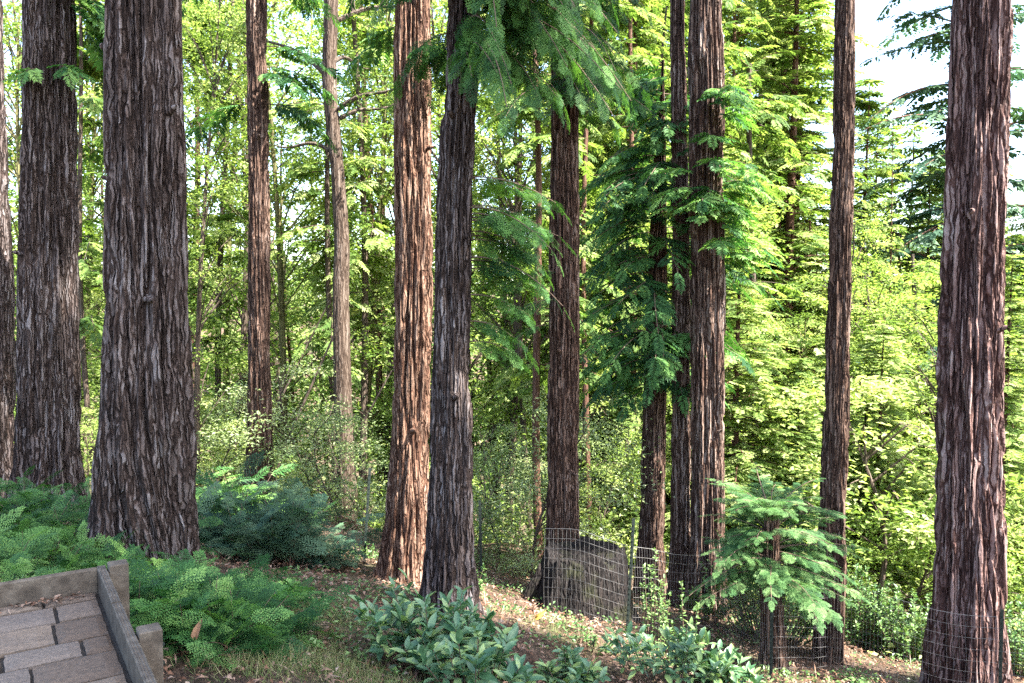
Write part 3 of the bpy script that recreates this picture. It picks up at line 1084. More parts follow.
def stake_mesh(h, name='stake'):
    b = Bag()
    t = .016
    b.box((-t, -.002, -.3), (2 * t, 0, 0), (0, .004, 0), (0, 0, h + .3))
    b.box((-.002, .0025, -.3), (.004, 0, 0), (0, .022, 0), (0, 0, h + .3))
    for z_ in np.arange(.1, h - .03, .055):
        b.box((-.005, -.008, z_), (.010, 0, 0), (0, .0055, 0), (0, 0, .012))
    return b.mesh(name, M_STAKE)


for (px, d, h, lean) in [(629, 8.15, 1.22, .05), (776, 7.7, .92, 0), (1010, 7.15, 1.0, 0)]:
    x_ = (px - 512) / F_PX * d
    p_ = link('post', stake_mesh(h, 'fence_post'), root, (x_, d, G(x_, d)))
    p_.rotation_euler = (0, lean, 0)
for (px, d, h, lean, lab) in [(362, 9.2, 1.12, .07, 'thin dark steel stake standing left of the sunlit reddish trunk'),
                              (481, 9.6, 1.05, -.02, 'thin dark steel stake standing right of the leaning grey trunk')]:
    x_ = (px - 512) / F_PX * d
    o = link('fence_stake', stake_mesh(h), None, (x_, d, G(x_, d)))
    o.rotation_euler = (0, lean, .4)
    tag(o, lab, 'stake', 'lone steel stakes')

# ------------------------------------------------------------------ foreground shrubs
def sprout_shrub(label, cx, cyy, rx, ry, h, n, templates, mat, seed, name='redwood_sprout', flat=.5, size=1.0, cat='shrub', group=None):
    """low feathery redwood sprouts: arching stems with fronds"""
    r = np.random.default_rng(seed)
    zb = G(cx, cyy)
    root = thing(name, label, cat, (cx, cyy, zb), group)
    fol, wood, b = Foliage(), Bag(), Bag()
    for i in range(n):
        a = r.uniform(0, 6.28)
        q = math.sqrt(r.random())
        ox, oy = math.cos(a) * q * rx, math.sin(a) * q * ry
        gz = G(cx + ox, cyy + oy) - zb
        hh = h * (1 - .6 * q ** 2.5) * r.choice([r.uniform(.25, .6), r.uniform(.6, 1.08)])
        ln = np.array([ox, oy, 0]) * .35 + r.normal(0, .10, 3) * [1, 1, 0]
        t = np.linspace(0, 1, 6)
        pth = np.array([ox, oy, gz - .04]) + ln * (t ** 1.6)[:, None]
        pth[:, 2] += (hh + .04) * t * (1 - .12 * t)
        wood.tube(pth, .0045 * (1 - .8 * t) + .0008, 4)
        k = r.integers(4, 8)
        a0 = r.uniform(0, 6.28)
        for jj in range(k):
            tt = .30 + .70 * (jj + 1) / k
            p = np.array([np.interp(tt, t, pth[:, c_]) for c_ in range(3)])
            az = a0 + jj * 2.3 + r.normal(0, .4)
            el = r.uniform(-.35, .55) + .35 * (tt > .95)
            d = np.array([math.cos(az) * math.cos(el), math.sin(az) * math.cos(el), math.sin(el)])
            fol.put(p, d, np.array([r.normal(0, .45), r.normal(0, .45), 1.0]), size * r.uniform(.6, 1.35) * (1.1 - .3 * tt))
    fol.bake(b, templates)
    link('foliage', b.mesh('sprout_foliage', mat), root)
    link('stem', wood.mesh('sprout_stems', M_TWIG), root)
    return root


def at(px, py, d):
    p = P(px, py, d)
    return p[0], p[1]


x_, y_ = at(205, 640, 5.15)
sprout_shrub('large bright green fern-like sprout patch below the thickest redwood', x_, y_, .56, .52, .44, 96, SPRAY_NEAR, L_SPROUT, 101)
x_, y_ = at(160, 610, 5.0)
sprout_shrub('sprouts hiding the front foot of the thickest redwood', *at(165, 590, 5.75), .50, .18, .30, 36, SPRAY_NEAR, L_SPROUT, 109)
sprout_shrub('bright feathery sprouts against the timber border post', x_, y_, .30, .42, .36, 40, SPRAY_NEAR, L_SPROUT, 102)
x_, y_ = at(250, 600, 6.1)
sprout_shrub('low light green sprouts spreading along the litter path', x_, y_, .30, .3, .22, 20, SPRAY_NEAR, L_SPROUT, 103)
x_, y_ = at(45, 540, 7.2)
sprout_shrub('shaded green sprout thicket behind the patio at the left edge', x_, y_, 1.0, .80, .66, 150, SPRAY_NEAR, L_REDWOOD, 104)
x_, y_ = at(5, 560, 5.7)
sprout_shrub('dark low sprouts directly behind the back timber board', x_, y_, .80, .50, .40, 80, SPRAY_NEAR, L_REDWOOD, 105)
x_, y_ = at(110, 560, 5.7)
sprout_shrub('small sprouts at the left foot of the thickest redwood', x_, y_, .30, .30, .30, 30, SPRAY_NEAR, L_REDWOOD, 106)
x_, y_ = at(270, 560, 8.6)
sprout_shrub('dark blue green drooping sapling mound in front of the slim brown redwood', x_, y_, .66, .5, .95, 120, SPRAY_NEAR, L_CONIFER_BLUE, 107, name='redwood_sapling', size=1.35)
x_, y_ = at(225, 520, 10.2)
sprout_shrub('light green sapling clump behind the dark drooping mound', x_, y_, .8, .6, .7, 70, SPRAY_MID, L_REDWOOD, 108, name='redwood_sapling')


def leafy_shrub(label, cx, cyy, rx, ry, h, nstem, nleaf, leaf, mat, seed, name='leafy_shrub', scale=1.0, cat='shrub', spread=.6, stemr=.006, tip=.55, whorl=True):
    """stems fanning up from the base with leaves whorled towards their tips"""
    r = np.random.default_rng(seed)
    zb = G(cx, cyy)
    root = thing(name, label, cat, (cx, cyy, zb))
    wood, b = Bag(), Bag()
    T, TF = leaf
    O, D, U = [], [], []
    for i in range(nstem):
        a = r.uniform(0, 6.28)
        q = math.sqrt(r.random())
        hx, hy = math.cos(a) * q * rx, math.sin(a) * q * ry
        top = h * (1 - .5 * q ** 2) * r.uniform(.5, 1.05)
        t = np.linspace(0, 1, 7)
        pth = np.stack([hx * (.35 + .65 * t ** .8), hy * (.35 + .65 * t ** .8), top * t + .05 * np.sin(t * 5 + i) * h * .2], -1)
        g0 = G(cx + hx * .35, cyy + hy * .35) - zb
        g1 = G(cx + hx, cyy + hy) - zb
        pth[:, 2] += g0 + (g1 - g0) * t - .03 * (1 - t)
        wood.tube(pth, stemr * (1 - .7 * t), 4)
        out = nrm(np.array([hx, hy, 0]) + r.normal(0, .05, 3))
        for j in range(nleaf):
            tt = 1 - tip * r.random() ** 1.3
            k = tt * 6
            k0 = min(int(k), 5)
            p = pth[k0] + (pth[k0 + 1] - pth[k0]) * (k - k0)
            az = j * 2.4 + r.normal(0, .3)
            el = np.interp(tt, [1 - tip, 1], [-.15, .75]) + r.normal(0, .3)
            d = np.array([math.cos(az) * math.cos(el), math.sin(az) * math.cos(el), math.sin(el)])
            O.append(p), D.append(d), U.append(np.array([r.normal(0, .3), r.normal(0, .3), 1]))
    M = frames(np.array(D), np.array(U)) * r.uniform(.6, 1.15, len(D))[:, None, None] * scale
    b.batch(T, TF, M, np.array(O))
    link('foliage', b.mesh('shrub_leaves', mat, smooth=True), root)
    link('stem', wood.mesh('shrub_stems', M_TWIG), root)
    return root


OV = oval_leaf(.118, .048)
OVS = oval_leaf(.042, .019)
x_, y_ = at(440, 672, 5.3)
leafy_shrub('large glossy broadleaf shrub in front of the leaning grey trunk', x_, y_, .58, .42, .64, 62, 13, OV, L_RHODO, 111)
x_, y_ = at(475, 690, 4.8)
leafy_shrub('low glossy broadleaf shrub at the bottom edge, right of centre path', x_, y_, .40, .3, .42, 32, 12, OV, L_RHODO, 112)
x_, y_ = at(572, 684, 5.6)
leafy_shrub('small low broadleaf shrub between the two large glossy shrubs', x_, y_, .22, .2, .27, 24, 12, OV, L_RHODO, 113, scale=.85)
x_, y_ = at(668, 690, 6.2)
leafy_shrub('bluish green glossy shrub in front of the twin striped trunks', x_, y_, .52, .35, .62, 44, 13, OV, L_RHODO, 114, scale=.85)
x_, y_ = at(722, 700, 6.4)
leafy_shrub('thin stemmed glossy shrub at the bottom edge left of the snag', x_, y_, .32, .3, .42, 34, 13, OV, L_RHODO, 115, scale=.9)
x_, y_ = at(655, 640, 7.5)
leafy_shrub('slender upright light green sapling in front of the twin trunks', x_, y_, .16, .14, 1.35, 9, 60, OVS, L_HUCKLE, 116, name='sapling', tip=.85)
x_, y_ = at(688, 622, 7.7)
leafy_shrub('small leaning light green sapling right of the slender upright one', x_, y_, .30, .2, .85, 8, 46, OVS, L_HUCKLE, 117, name='sapling', tip=.75)
x_, y_ = at(590, 655, 7.0)
leafy_shrub('tiny green seedling bush on the bare litter before the stump', x_, y_, .25, .2, .22, 18, 14, OVS, L_HUCKLE, 118)
x_, y_ = at(465, 590, 8.6)
leafy_shrub('knee high green bush right beside the foot of the leaning trunk', x_, y_, .28, .25, .5, 26, 22, OVS, L_HUCKLE, 119)
x_, y_ = at(770, 640, 9.4)
leafy_shrub('dense small leaved bush behind the broken snag', x_, y_, .85, .5, 1.55, 110, 50, OVS, L_HUCKLE, 120, scale=1.3, tip=.8)
x_, y_ = at(868, 640, 10.0)
leafy_shrub('bright leafy shrub just right of the slim fence-side redwood', x_, y_, .55, .4, 1.15, 80, 42, OVS, L_HUCKLE, 123, scale=1.45, tip=.85)
x_, y_ = at(912, 640, 9.6)
leafy_shrub('bright leafy shrub against the left side of the stout sunlit redwood', x_, y_, .50, .4, 1.0, 75, 40, OVS, L_HUCKLE, 124, scale=1.4, tip=.85)
x_, y_ = at(1022, 640, 9.4)
leafy_shrub('bright leafy shrub right of the stout sunlit redwood at the edge', x_, y_, .45, .4, 1.1, 60, 40, OVS, L_HUCKLE, 125, scale=1.4, tip=.85)
x_, y_ = at(700, 640, 9.7)
leafy_shrub('dark low bush at the feet of the twin striped trunks', x_, y_, .4, .3, .45, 30, 24, OVS, L_DARK_BROAD, 121, scale=1.2)
x_, y_ = at(370, 590, 9.3)
leafy_shrub('low dark bush left of the foot of the sunlit reddish trunk', x_, y_, .30, .25, .32, 22, 20, OVS, L_HUCKLE, 122)

# ------------------------------------------------------------------ woodland behind: prototypes
def broad_proto(seed, H=16.0, R=2.6, z0=.16, nclump=88, per=92, leaf=(.14, .070), sig=(.17, .40), tr_=.11, lr_=.03):
    r = np.random.default_rng(seed)
    wood, b = Bag(), Bag()
    t = np.linspace(0, 1, 16)
    tr = np.stack([.5 * np.sin(t * 3 + seed) * t, .5 * np.cos(t * 2.3 + seed) * t - .5 * t, H * t], -1)
    wood.tube(tr, tr_ * (1 - .9 * t) + tr_ * .1, 7)
    T, TF = quad_leaf(*leaf)
    O, D, U, rn = [], [], [], []
    for i in range(nclump):
        tz = z0 + (1 - z0) * r.random() ** .9
        rad = R * (.35 + .65 * math.sin(math.pi * min(.98, max(.1, (tz - z0) / (1 - z0) * .8 + .15))))
        a = r.uniform(0, 6.28)
        q = r.random() ** .5
        c = np.array([np.interp(tz, t, tr[:, 0]) + math.cos(a) * q * rad, np.interp(tz, t, tr[:, 1]) + math.sin(a) * q * rad, tz * H])
        t0 = max(0.04, tz - .12)
        s0 = np.array([np.interp(t0, t, tr[:, k]) for k in range(3)])
        m_ = (s0 + c) / 2 + [0, 0, .25]
        if i % 2 == 0:
            wood.tube(np.array([s0, m_, c]), [lr_, lr_ * .66, lr_ * .2], 4)
        n_ = int(per * r.uniform(.6, 1.4))
        sg = r.uniform(*sig)
        o = c + r.normal(0, 1, (n_, 3)) * [sg, sg, sg * .45]
        d = r.normal(0, 1, (n_, 3)) * [1, 1, .55]
        u = r.normal(0, .6, (n_, 3)) + [0, 0, 1]
        O.append(o), D.append(d), U.append(u)
        rn.append(np.clip(np.full(n_, r.uniform(.15, .85)) + r.normal(0, .12, n_), 0, 1))
    O, D, U, rn = [np.concatenate(v) for v in (O, D, U, rn)]
    b.batch(T, TF, frames(D, U) * r.uniform(.6, 1.2, len(D))[:, None, None], O, rn)
    return b, wood


def conifer_proto(seed, H=22.0, R=2.7, z0=.08, gap=.42, dens=1.0, trunk=.16):
    r = np.random.default_rng(seed)
    fol, wood, b, tk = Foliage(), Bag(), Bag(), Bag()
    t = np.linspace(0, 1, 14)
    tk.tube(np.stack([.12 * np.sin(t * 4 + seed), .12 * np.cos(t * 3 + seed), H * t], -1), trunk * (1 - .93 * t), 8)
    z = z0 * H
    while z < H * .985:
        tt = z / H
        L = R * ((1 - tt) ** .75) * (.55 + .45 * min(1, (tt - z0) / .12 + .25)) + .15
        k = r.integers(3, 6)
        a0 = r.uniform(0, 6.28)
        for i in range(k):
            if r.random() > dens:
                continue
            l = L * r.uniform(.55, 1.12)
            branch(fol, tk, (0, 0, z + r.uniform(-.3, .3)), a0 + 6.28 * i / k + r.normal(0, .25), l, r.uniform(-.15, .5), r.uniform(.15, .5), max(3, int(l * 5.2)), r.uniform(.75, 1.15), .012 + .008 * l, .14, r=r)
        z += gap * r.uniform(.35, 1.5)
    fol.bake(b, SPRAY_FAR)
    return b, tk


BROAD = []
for s in range(5):
    b, w = broad_proto(200 + s)
    BROAD.append((b, w))
BM = [(b.mesh('broadleaf_crown', L_MID_BROAD if i in (1, 3) else L_SUN_BROAD), w.mesh('broadleaf_stem', M_BARK_MOSS if i % 2 else M_BARK_DARK)) for i, (b, w) in enumerate(BROAD)]
CONI = [conifer_proto(300 + s, R=2.4 + .3 * s) for s in range(4)]
CM = [(b.mesh('conifer_crown', L_CONIFER), t.mesh('conifer_trunk', M_BARK_FAR)) for (b, t) in CONI]
SPARSE = [conifer_proto(320 + s, R=2.3, gap=.75, dens=.85, trunk=.13) for s in range(2)]
SM = [(b.mesh('sparse_conifer_crown', L_CONIFER), t.mesh('conifer_trunk', M_BARK_FAR)) for (b, t) in SPARSE]
BLUE = conifer_proto(340, H=20, R=3.3, gap=.62, dens=.95, trunk=.2)
BLM = (BLUE[0].mesh('blue_conifer_crown', L_CONIFER_BLUE), BLUE[1].mesh('conifer_trunk', M_BARK_FAR))
BUSHP = [broad_proto(400 + s, H=2.6, R=1.15, z0=.02, nclump=46, per=105, leaf=(.070, .036), sig=(.10, .24), tr_=.026, lr_=.012) for s in range(3)]
L_SAGE = leaf_mat('leaf_sage_bush', [(.10, .150, .065), (.18, .235, .10), (.27, .33, .16), (.38, .42, .26)], .48)
BUSHS = [broad_proto(410 + s, H=2.6, R=1.15, z0=.02, nclump=40, per=95, leaf=(.062, .026), sig=(.12, .26), tr_=.02, lr_=.010) for s in range(2)]
SAGE = [(b.mesh('sage_bush_leaves', L_SAGE), w.mesh('bush_stems', M_BARK_DARK)) for b, w in BUSHS]
BUM = [(b.mesh('bush_leaves', L_MID_BROAD if i == 1 else L_SUN_BROAD), w.mesh('bush_stems', M_BARK_DARK)) for i, (b, w) in enumerate(BUSHP)]

GAPS = [(-999, 20, 'at the left photo edge'), (20, 108, 'between the two thickest redwoods'), (108, 247, 'right of the thickest redwood'),
        (247, 330, 'left of the pale grey trunk'), (330, 395, 'right of the pale grey trunk'),
        (395, 474, 'behind the leaning redwood'), (474, 550, 'right of the leaning redwood'),
        (550, 645, 'right of the stump redwood'), (645, 726, 'behind the striped twin trunks'), (726, 838, 'right of the striped twin trunks'),
        (838, 940, 'left of the stout sunlit redwood'), (940, 1005, 'behind the stout sunlit redwood'), (1005, 9999, 'right of the stout sunlit redwood')]
PENDING = []


def gap_name(px):
    for a, b, n_ in GAPS:
        if a <= px < b:
            return n_


def plant_tree(kind, name, px, d, height, meshes, rot, H, wide=1.0, desc='', cat='tree', group=''):
    x_ = (px - 512) / F_PX * d
    root = thing(name, 'x', cat, (x_, d, G(x_, d) - .1), group)
    root.rotation_euler.z = rot
    s = height / H
    root.scale = (s * wide, s * wide, s)
    cr = link('crown', meshes[0], root)
    link('trunk', meshes[1], root)
    PENDING.append((gap_name(px), desc, d, root))


r9 = np.random.default_rng(500)


def need(px, d, ytop):
    """height a tree there needs so that its tip shows at photo height ytop"""
    x_ = (px - 512) / F_PX * d
    return P(px, ytop, d)[2] - G(x_, d)


# pale broadleaf wood on the left and centre
for i in range(27):
    px = -150 + 730 * (i + r9.random()) / 27
    d = [17, 25, 21, 31, 19, 28][i % 6] + r9.uniform(-1.5, 1.5)
    ht = need(px, d, r9.uniform(-120, 60))
    plant_tree('broad', 'broadleaf_tree', px, d, ht, BM[i % 5], r9.uniform(0, 6.28), 16.0, r9.uniform(.8, 1.15), 'pale green leafy tree', 'tree', 'pale broadleaf trees behind the redwoods')
# conifers from the centre to the right
for i in range(16):
    px = 555 + 235 * (i + r9.random()) / 16
    d = [20, 29, 24, 36, 18, 32][i % 6] + r9.uniform(-1.5, 1.5)
    ht = need(px, d, r9.uniform(-260, 40))
    plant_tree('conifer', 'conifer_tree', px, d, ht, CM[i % 4], r9.uniform(0, 6.28), 22.0, r9.uniform(.75, 1.05), 'sunlit yellow green conifer', 'conifer', 'sunlit conifers behind the redwoods')
for i in range(20):
    px = 560 + 520 * (i + r9.random()) / 20
    d = [19, 27, 16.5, 23][i % 4] + r9.uniform(-1, 1)
    yt = r9.uniform(-40, 180) if px < 780 else r9.uniform(200, 330)
    plant_tree('broad', 'broadleaf_tree', px, d, need(px, d, yt), BM[i % 5], r9.uniform(0, 6.28), 16.0, r9.uniform(.9, 1.3) * (1.3 if px > 845 else 1), 'pale green leafy tree', 'tree', 'pale broadleaf trees behind the redwoods')
for (px, d, yt, k) in [(797, 25, -60, 1), (790, 22, -160, 0), (888, 22, 128, 0), (862, 30, 118, 1), (905, 34, 160, 2), (925, 26, 205, 3), (872, 38, 150, 0), (938, 40, 190, 1), (1018, 30, 240, 2), (1040, 24, 250, 3), (990, 36, 215, 0), (1075, 30, 150, 1), (1100, 24, 60, 2), (955, 30, 210, 2), (1010, 22, 330, 1)]:
    plant_tree('conifer', 'conifer_tree', px, d, need(px, d, yt - (15 if px == 888 else 45)), (SM if px == 888 else CM)[k % (2 if px == 888 else 4)], k + .3, 22.0, .85 if px == 888 else 1.35,
               'thin spired conifer with a bare lower trunk' if px == 888 else 'sunlit yellow green conifer', 'conifer', 'sunlit conifers behind the redwoods')
plant_tree('blue', 'conifer_tree', 962, 24, need(962, 24, -420), BLM, 1.0, 20.0, 1.05, 'blue green conifer with level boughs against white sky', 'conifer', 'sunlit conifers behind the redwoods')
# slim dark and reddish trunks standing in the wood
SLIM = mesh_t = None
for (px, d, w, yt, mat, desc) in [(240, 19, 8, -60, M_BARK_MOSS, 'thin mossy green trunk'), (190, 18, 5, -40, M_BARK_DARK, 'thin dark stem'), (217, 20, 6, -40, M_BARK_DARK, 'thin dark trunk leaning a little'),
                                  (328, 16.5, 6, -20, M_BARK_PALE, 'thin pale barked trunk'), (545, 13.5, 8, -60, M_BARK_FAR, 'slim reddish trunk'), (585, 15.5, 6, -60, M_BARK_FAR, 'slim rusty brown trunk'),
                                  (531, 17, 6, -20, M_BARK_DARK, 'thin dark trunk'), (506, 19, 5, -20, M_BARK_DARK, 'thin distant dark trunk'), (628, 17, 6, -60, M_BARK_FAR, 'thin reddish trunk'),
                                  (755, 19, 8, 60, M_BARK_DARK, 'thin brown trunk'), (771, 25, 8, -60, M_BARK_FAR, 'reddish trunk'), (785, 26, 9, -60, M_BARK_FAR, 'reddish thicker trunk'),
                                  (92, 15, 5, -60, M_BARK_DARK, 'thin dark stem'), (365, 17, 7, -60, M_BARK_DARK, 'slim dark trunk'), (378, 21, 7, -60, M_BARK_FAR, 'slim reddish trunk'), (925, 19, 6, 250, M_BARK_DARK, 'short dark dead trunk'), (1012, 15, 6, 330, M_BARK_FAR, 'short reddish dead trunk')]:
    x_ = (px - 512) / F_PX * d
    ht = need(px, d, yt)
    root = thing('slim_tree', 'x', 'tree', (x_, d, G(x_, d) - .1), 'slim trunks standing in the wood behind')
    t = np.linspace(0, 1, 26)
    b = Bag()
    ph = px * .1
    b.tube(np.stack([.10 * np.sin(t * 5 + ph) + r9.normal(0, .25) * t, .08 * np.cos(t * 4 + ph), ht * t], -1), w / 2 / F_PX * d * (1.15 - .55 * t) , 10)
    fol, wd, b2 = Foliage(), b, Bag()
    for i in range(30):
        branch(fol, wd, (0, 0, ht * r9.uniform(.3, .99)), r9.uniform(0, 6.28), r9.uniform(.5, 1.5), .1, .4, 6, .9, .012, .2, r=r9)
    fol.bake(b2, SPRAY_FAR)
    link('crown', b2.mesh('slim_crown', L_CONIFER), root)
    link('trunk', b.mesh('slim_trunk', mat, smooth=True), root)
    PENDING.append((gap_name(px), desc, d, root))
for i in range(30):
    px = 60 + 900 * (i + r9.random()) / 30
    d = r9.uniform(21, 38)
    x_ = (px - 512) / F_PX * d
    ht = need(px, d, r9.uniform(-80, 160) if px < 780 else r9.uniform(200, 320))
    root = thing('slim_tree', 'x', 'tree', (x_, d, G(x_, d) - .1), 'slim trunks standing in the wood behind')
    t = np.linspace(0, 1, 14)
    b, b2, fol = Bag(), Bag(), Foliage()
    b.tube(np.stack([.15 * np.sin(t * 5 + i) + r9.normal(0, .5) * t, .1 * np.cos(t * 4 + i), ht * t], -1), r9.uniform(.06, .13) * (1.15 - .75 * t), 7)
    for j in range(26):
        branch(fol, b, (0, 0, ht * r9.uniform(.4, .98)), r9.uniform(0, 6.28), r9.uniform(.5, 1.4), .2, .4, 4, .8, .014, .2, r=r9)
    fol.bake(b2, SPRAY_FAR)
    link('trunk', b.mesh('far_slim_trunk', (M_BARK_DARK, M_BARK_FAR, M_BARK_MOSS)[i % 3], smooth=True), root)
    link('crown', b2.mesh('slim_crown', L_CONIFER), root)
    PENDING.append((gap_name(px), ('distant thin dark trunk', 'distant thin reddish trunk', 'distant thin mossy trunk')[i % 3], d, root))
# leaning bare saplings
for (px0, py0, px1, py1, d, w, desc) in [(283, 450, 334, 335, 13.5, 4, 'lower bare dark sapling leaning right'), (270, 420, 330, 300, 15.5, 3, 'upper bare dark sapling leaning right'),
                                         (862, 450, 872, 370, 14, 4, 'bare thin dark sapling leaning slightly'), (345, 455, 392, 370, 14.5, 3, 'bare grey sapling leaning steeply')]:
    p0, p1 = P(px0, py0, d), P(px1, py1, d)
    k = (p0[2] - G(p0[0], d)) / (p1[2] - p0[2])
    foot = p0 - (p1 - p0) * k * .6
    foot[2] = G(foot[0], d) - .1
    o = thing('bare_sapling', desc + ' ' + gap_name(px0), 'sapling', foot, 'leaning bare saplings')
    b = Bag()
    t = np.linspace(0, 1, 12)[:, None]
    a_pts = (p0 - foot) * np.clip(t * 2, 0, 1) + (p1 - p0) * np.clip(t * 2 - 1, 0, 1)
    b.tube(a_pts, w / 2 / F_PX * d * (1.2 - .7 * t[:, 0]), 6)
    link('stem', b.mesh('sapling_stem', M_BARK_DARK, smooth=True), o)
    for j in range(5):
        b = Bag()
        q = a_pts[5 + j]
        dv = nrm(r9.normal(0, 1, 3) + [0, 0, .8]) * r9.uniform(.3, .7)
        b.tube(np.array([q, q + dv * .5 + [0, 0, .03], q + dv]), [.006, .004, .002], 4)
        link('twig', b.mesh('sapling_twig', M_BARK_DARK), o)
# bushes on the slope
bush_px = [(570 + 23 * k, 17.5 + (k * 37 % 60) / 10) for k in range(20)] + [(190 + 30 * k, 17.5 + (k * 23 % 50) / 10) for k in range(10)] + [(480, 11.2), (505, 12.4), (532, 11.0), (545, 13.5), (520, 14.5), (600, 13.2), (625, 14.5), (590, 16), (740, 12.2), (765, 13.2), (800, 12.0), (835, 13), (862, 11.6), (885, 12.6), (910, 11.4), (930, 13.4), (870, 15), (905, 16), (1010, 11.2), (1030, 12.5), (1015, 15), (815, 15.5), (760, 16.5), (310, 13.0), (365, 12.6), (345, 11.8), (210, 13.6), (232, 15.5), (85, 13), (100, 15.5), (180, 16), (290, 16), (470, 16), (700, 15), (955, 12.4), (-20, 14), (30, 15), (1055, 11.5)]
for i, (px, d) in enumerate(bush_px):
    hmax = 3.4 if px > 850 or d > 17 else 2.4
    if (px > 720 and i % 5 in (0, 3)) or (px > 550 and i % 5 == 1):
        plant_tree('young', 'young_conifer', px, d + 1, r9.uniform(3.0, 6.5), CM[i % 4], r9.uniform(0, 6.28), 22.0, r9.uniform(1.5, 2.3), 'feathery young conifer on the slope', 'conifer', 'young conifers on the slope')
        continue
    if (470 <= px <= 550 or 200 < px < 400) and d < 14.6:
        plant_tree('bush', 'woodland_bush', px, d, 2.3 * r9.uniform(.7, 1.2), SAGE[i % 2], r9.uniform(0, 6.28), 2.6, r9.uniform(.9, 1.25), 'pale sage green bush on the slope', 'bush', 'pale sage bushes on the slope')
        continue
    plant_tree('bush', 'woodland_bush', px, d, hmax * r9.uniform(.45, 1.25), BUM[i % 3], r9.uniform(0, 6.28), 2.6, r9.uniform(.9, 1.3), 'sunlit leafy bush on the slope', 'bush', 'sunlit bushes on the slope below the trees')

RANK = ['nearest', 'second nearest', 'third nearest', 'fourth nearest', 'fifth nearest', 'sixth nearest', 'seventh nearest', 'eighth nearest', 'ninth nearest', 'tenth nearest', 'eleventh nearest', 'twelfth nearest']
by = {}
for g, desc, d, o in PENDING:
    by.setdefault((g, desc), []).append((d, o))
for (g, desc), lst in by.items():
    lst.sort(key=lambda q: q[0])
    for i, (d, o) in enumerate(lst):
        if len(lst) == 1:
            o['label'] = f'{desc} {g}'
        else:
            w_ = 'farthest' if i == len(lst) - 1 else RANK[i]
            o['label'] = f'{w_} {desc} {g}'

# ------------------------------------------------------------------ masses nobody could count
# undergrowth on the slope
b = Bag()
T, TF = quad_leaf(.11, .055)
ru = np.random.default_rng(601)
n_ = 2600
cx = ru.uniform(-20, 20, n_)
cyv = 12.5 + 40 * ru.random(n_) ** 1.4
per = 20
O = np.repeat(np.stack([cx, cyv, ground(cx, cyv) + .15 + .5 * ru.random(n_)], -1), per, 0) + ru.normal(0, 1, (n_ * per, 3)) * [.35, .35, .22]
D = ru.normal(0, 1, (n_ * per, 3)) * [1, 1, .5]
U = ru.normal(0, .6, (n_ * per, 3)) + [0, 0, 1]
b.batch(T, TF, frames(D, U) * ru.uniform(.7, 1.5, len(D))[:, None, None], O, np.repeat(ru.random(n_), per))
tag(link('undergrowth', b.mesh('undergrowth', L_SUN_BROAD)), kind='stuff', label='leafy undergrowth covering the slope below the trees')
# far wood on the opposite hillside
b = Bag()
T, TF = quad_leaf(1.5, .8, .15)
n_ = 1100
fx = ru.uniform(-190, 190, n_)
fy = 52 + 170 * ru.random(n_) ** .9
fz = ground(fx, fy)
fh = ru.uniform(9, 17, n_)
per = 80
tt = ru.random((n_, per)) ** .8
aa = ru.uniform(0, 6.28, (n_, per))
rad = (1 - tt) * 2.6 * ru.uniform(.3, 1, (n_, per)) + .2
O = np.stack([fx[:, None] + np.cos(aa) * rad, fy[:, None] + np.sin(aa) * rad, fz[:, None] + .5 + tt * fh[:, None]], -1).reshape(-1, 3)
D = np.stack([np.cos(aa), np.sin(aa), -.25 + 0 * aa], -1).reshape(-1, 3) + ru.normal(0, .25, (n_ * per, 3))
U = ru.normal(0, .3, (n_ * per, 3)) + [0, 0, 1]
b.batch(T, TF, frames(D, U) * ru.uniform(.6, 1.2, len(D))[:, None, None], O, np.repeat(ru.random(n_), per))
tag(link('far_wood', b.mesh('far_wood', L_CONIFER)), kind='stuff', label='distant conifer wood covering the opposite hillside')

# litter: dead leaves, needles and twigs
b = Bag()
T, TF = quad_leaf(.05, .020, .5)
n_ = 24000
lx = ru.uniform(-6, 6.5, n_)
ly = 3.2 + 9 * ru.random(n_) ** .9
keep = ~((np.abs((lx - K[0]) * e1[0] + (ly - K[1]) * e1[1] - 1.2) < 1.35) & ((lx - K[0]) * e2[0] + (ly - K[1]) * e2[1] > -.1))
lx, ly = lx[keep], ly[keep]
O = np.stack([lx, ly, ground(lx, ly) + .022 + .02 * ru.random(len(lx))], -1)
D = ru.normal(0, 1, (len(lx), 3)) * [1, 1, .22]
U = ru.normal(0, .35, (len(lx), 3)) + [0, 0, 1]
b.batch(T, TF, frames(D, U) * ru.uniform(.5, 1.5, len(lx))[:, None, None], O)
T2, TF2 = quad_leaf(.13, .008, .3)
n2_ = 8000
lx = ru.uniform(-5, 6, n2_)
ly = 4.4 + 7 * ru.random(n2_)
O = np.stack([lx, ly, ground(lx, ly) + .025 + .02 * ru.random(n2_)], -1)
D = ru.normal(0, 1, (n2_, 3)) * [1, 1, .15]
b.batch(T2, TF2, frames(D, np.tile([0, 0.1, 1.0], (n2_, 1))) * ru.uniform(.5, 1.6, n2_)[:, None, None], O)
tag(link('leaf_litter', b.mesh('leaf_litter', L_LITTER)), kind='stuff', label='brown dead leaves and needles lying on the forest floor')
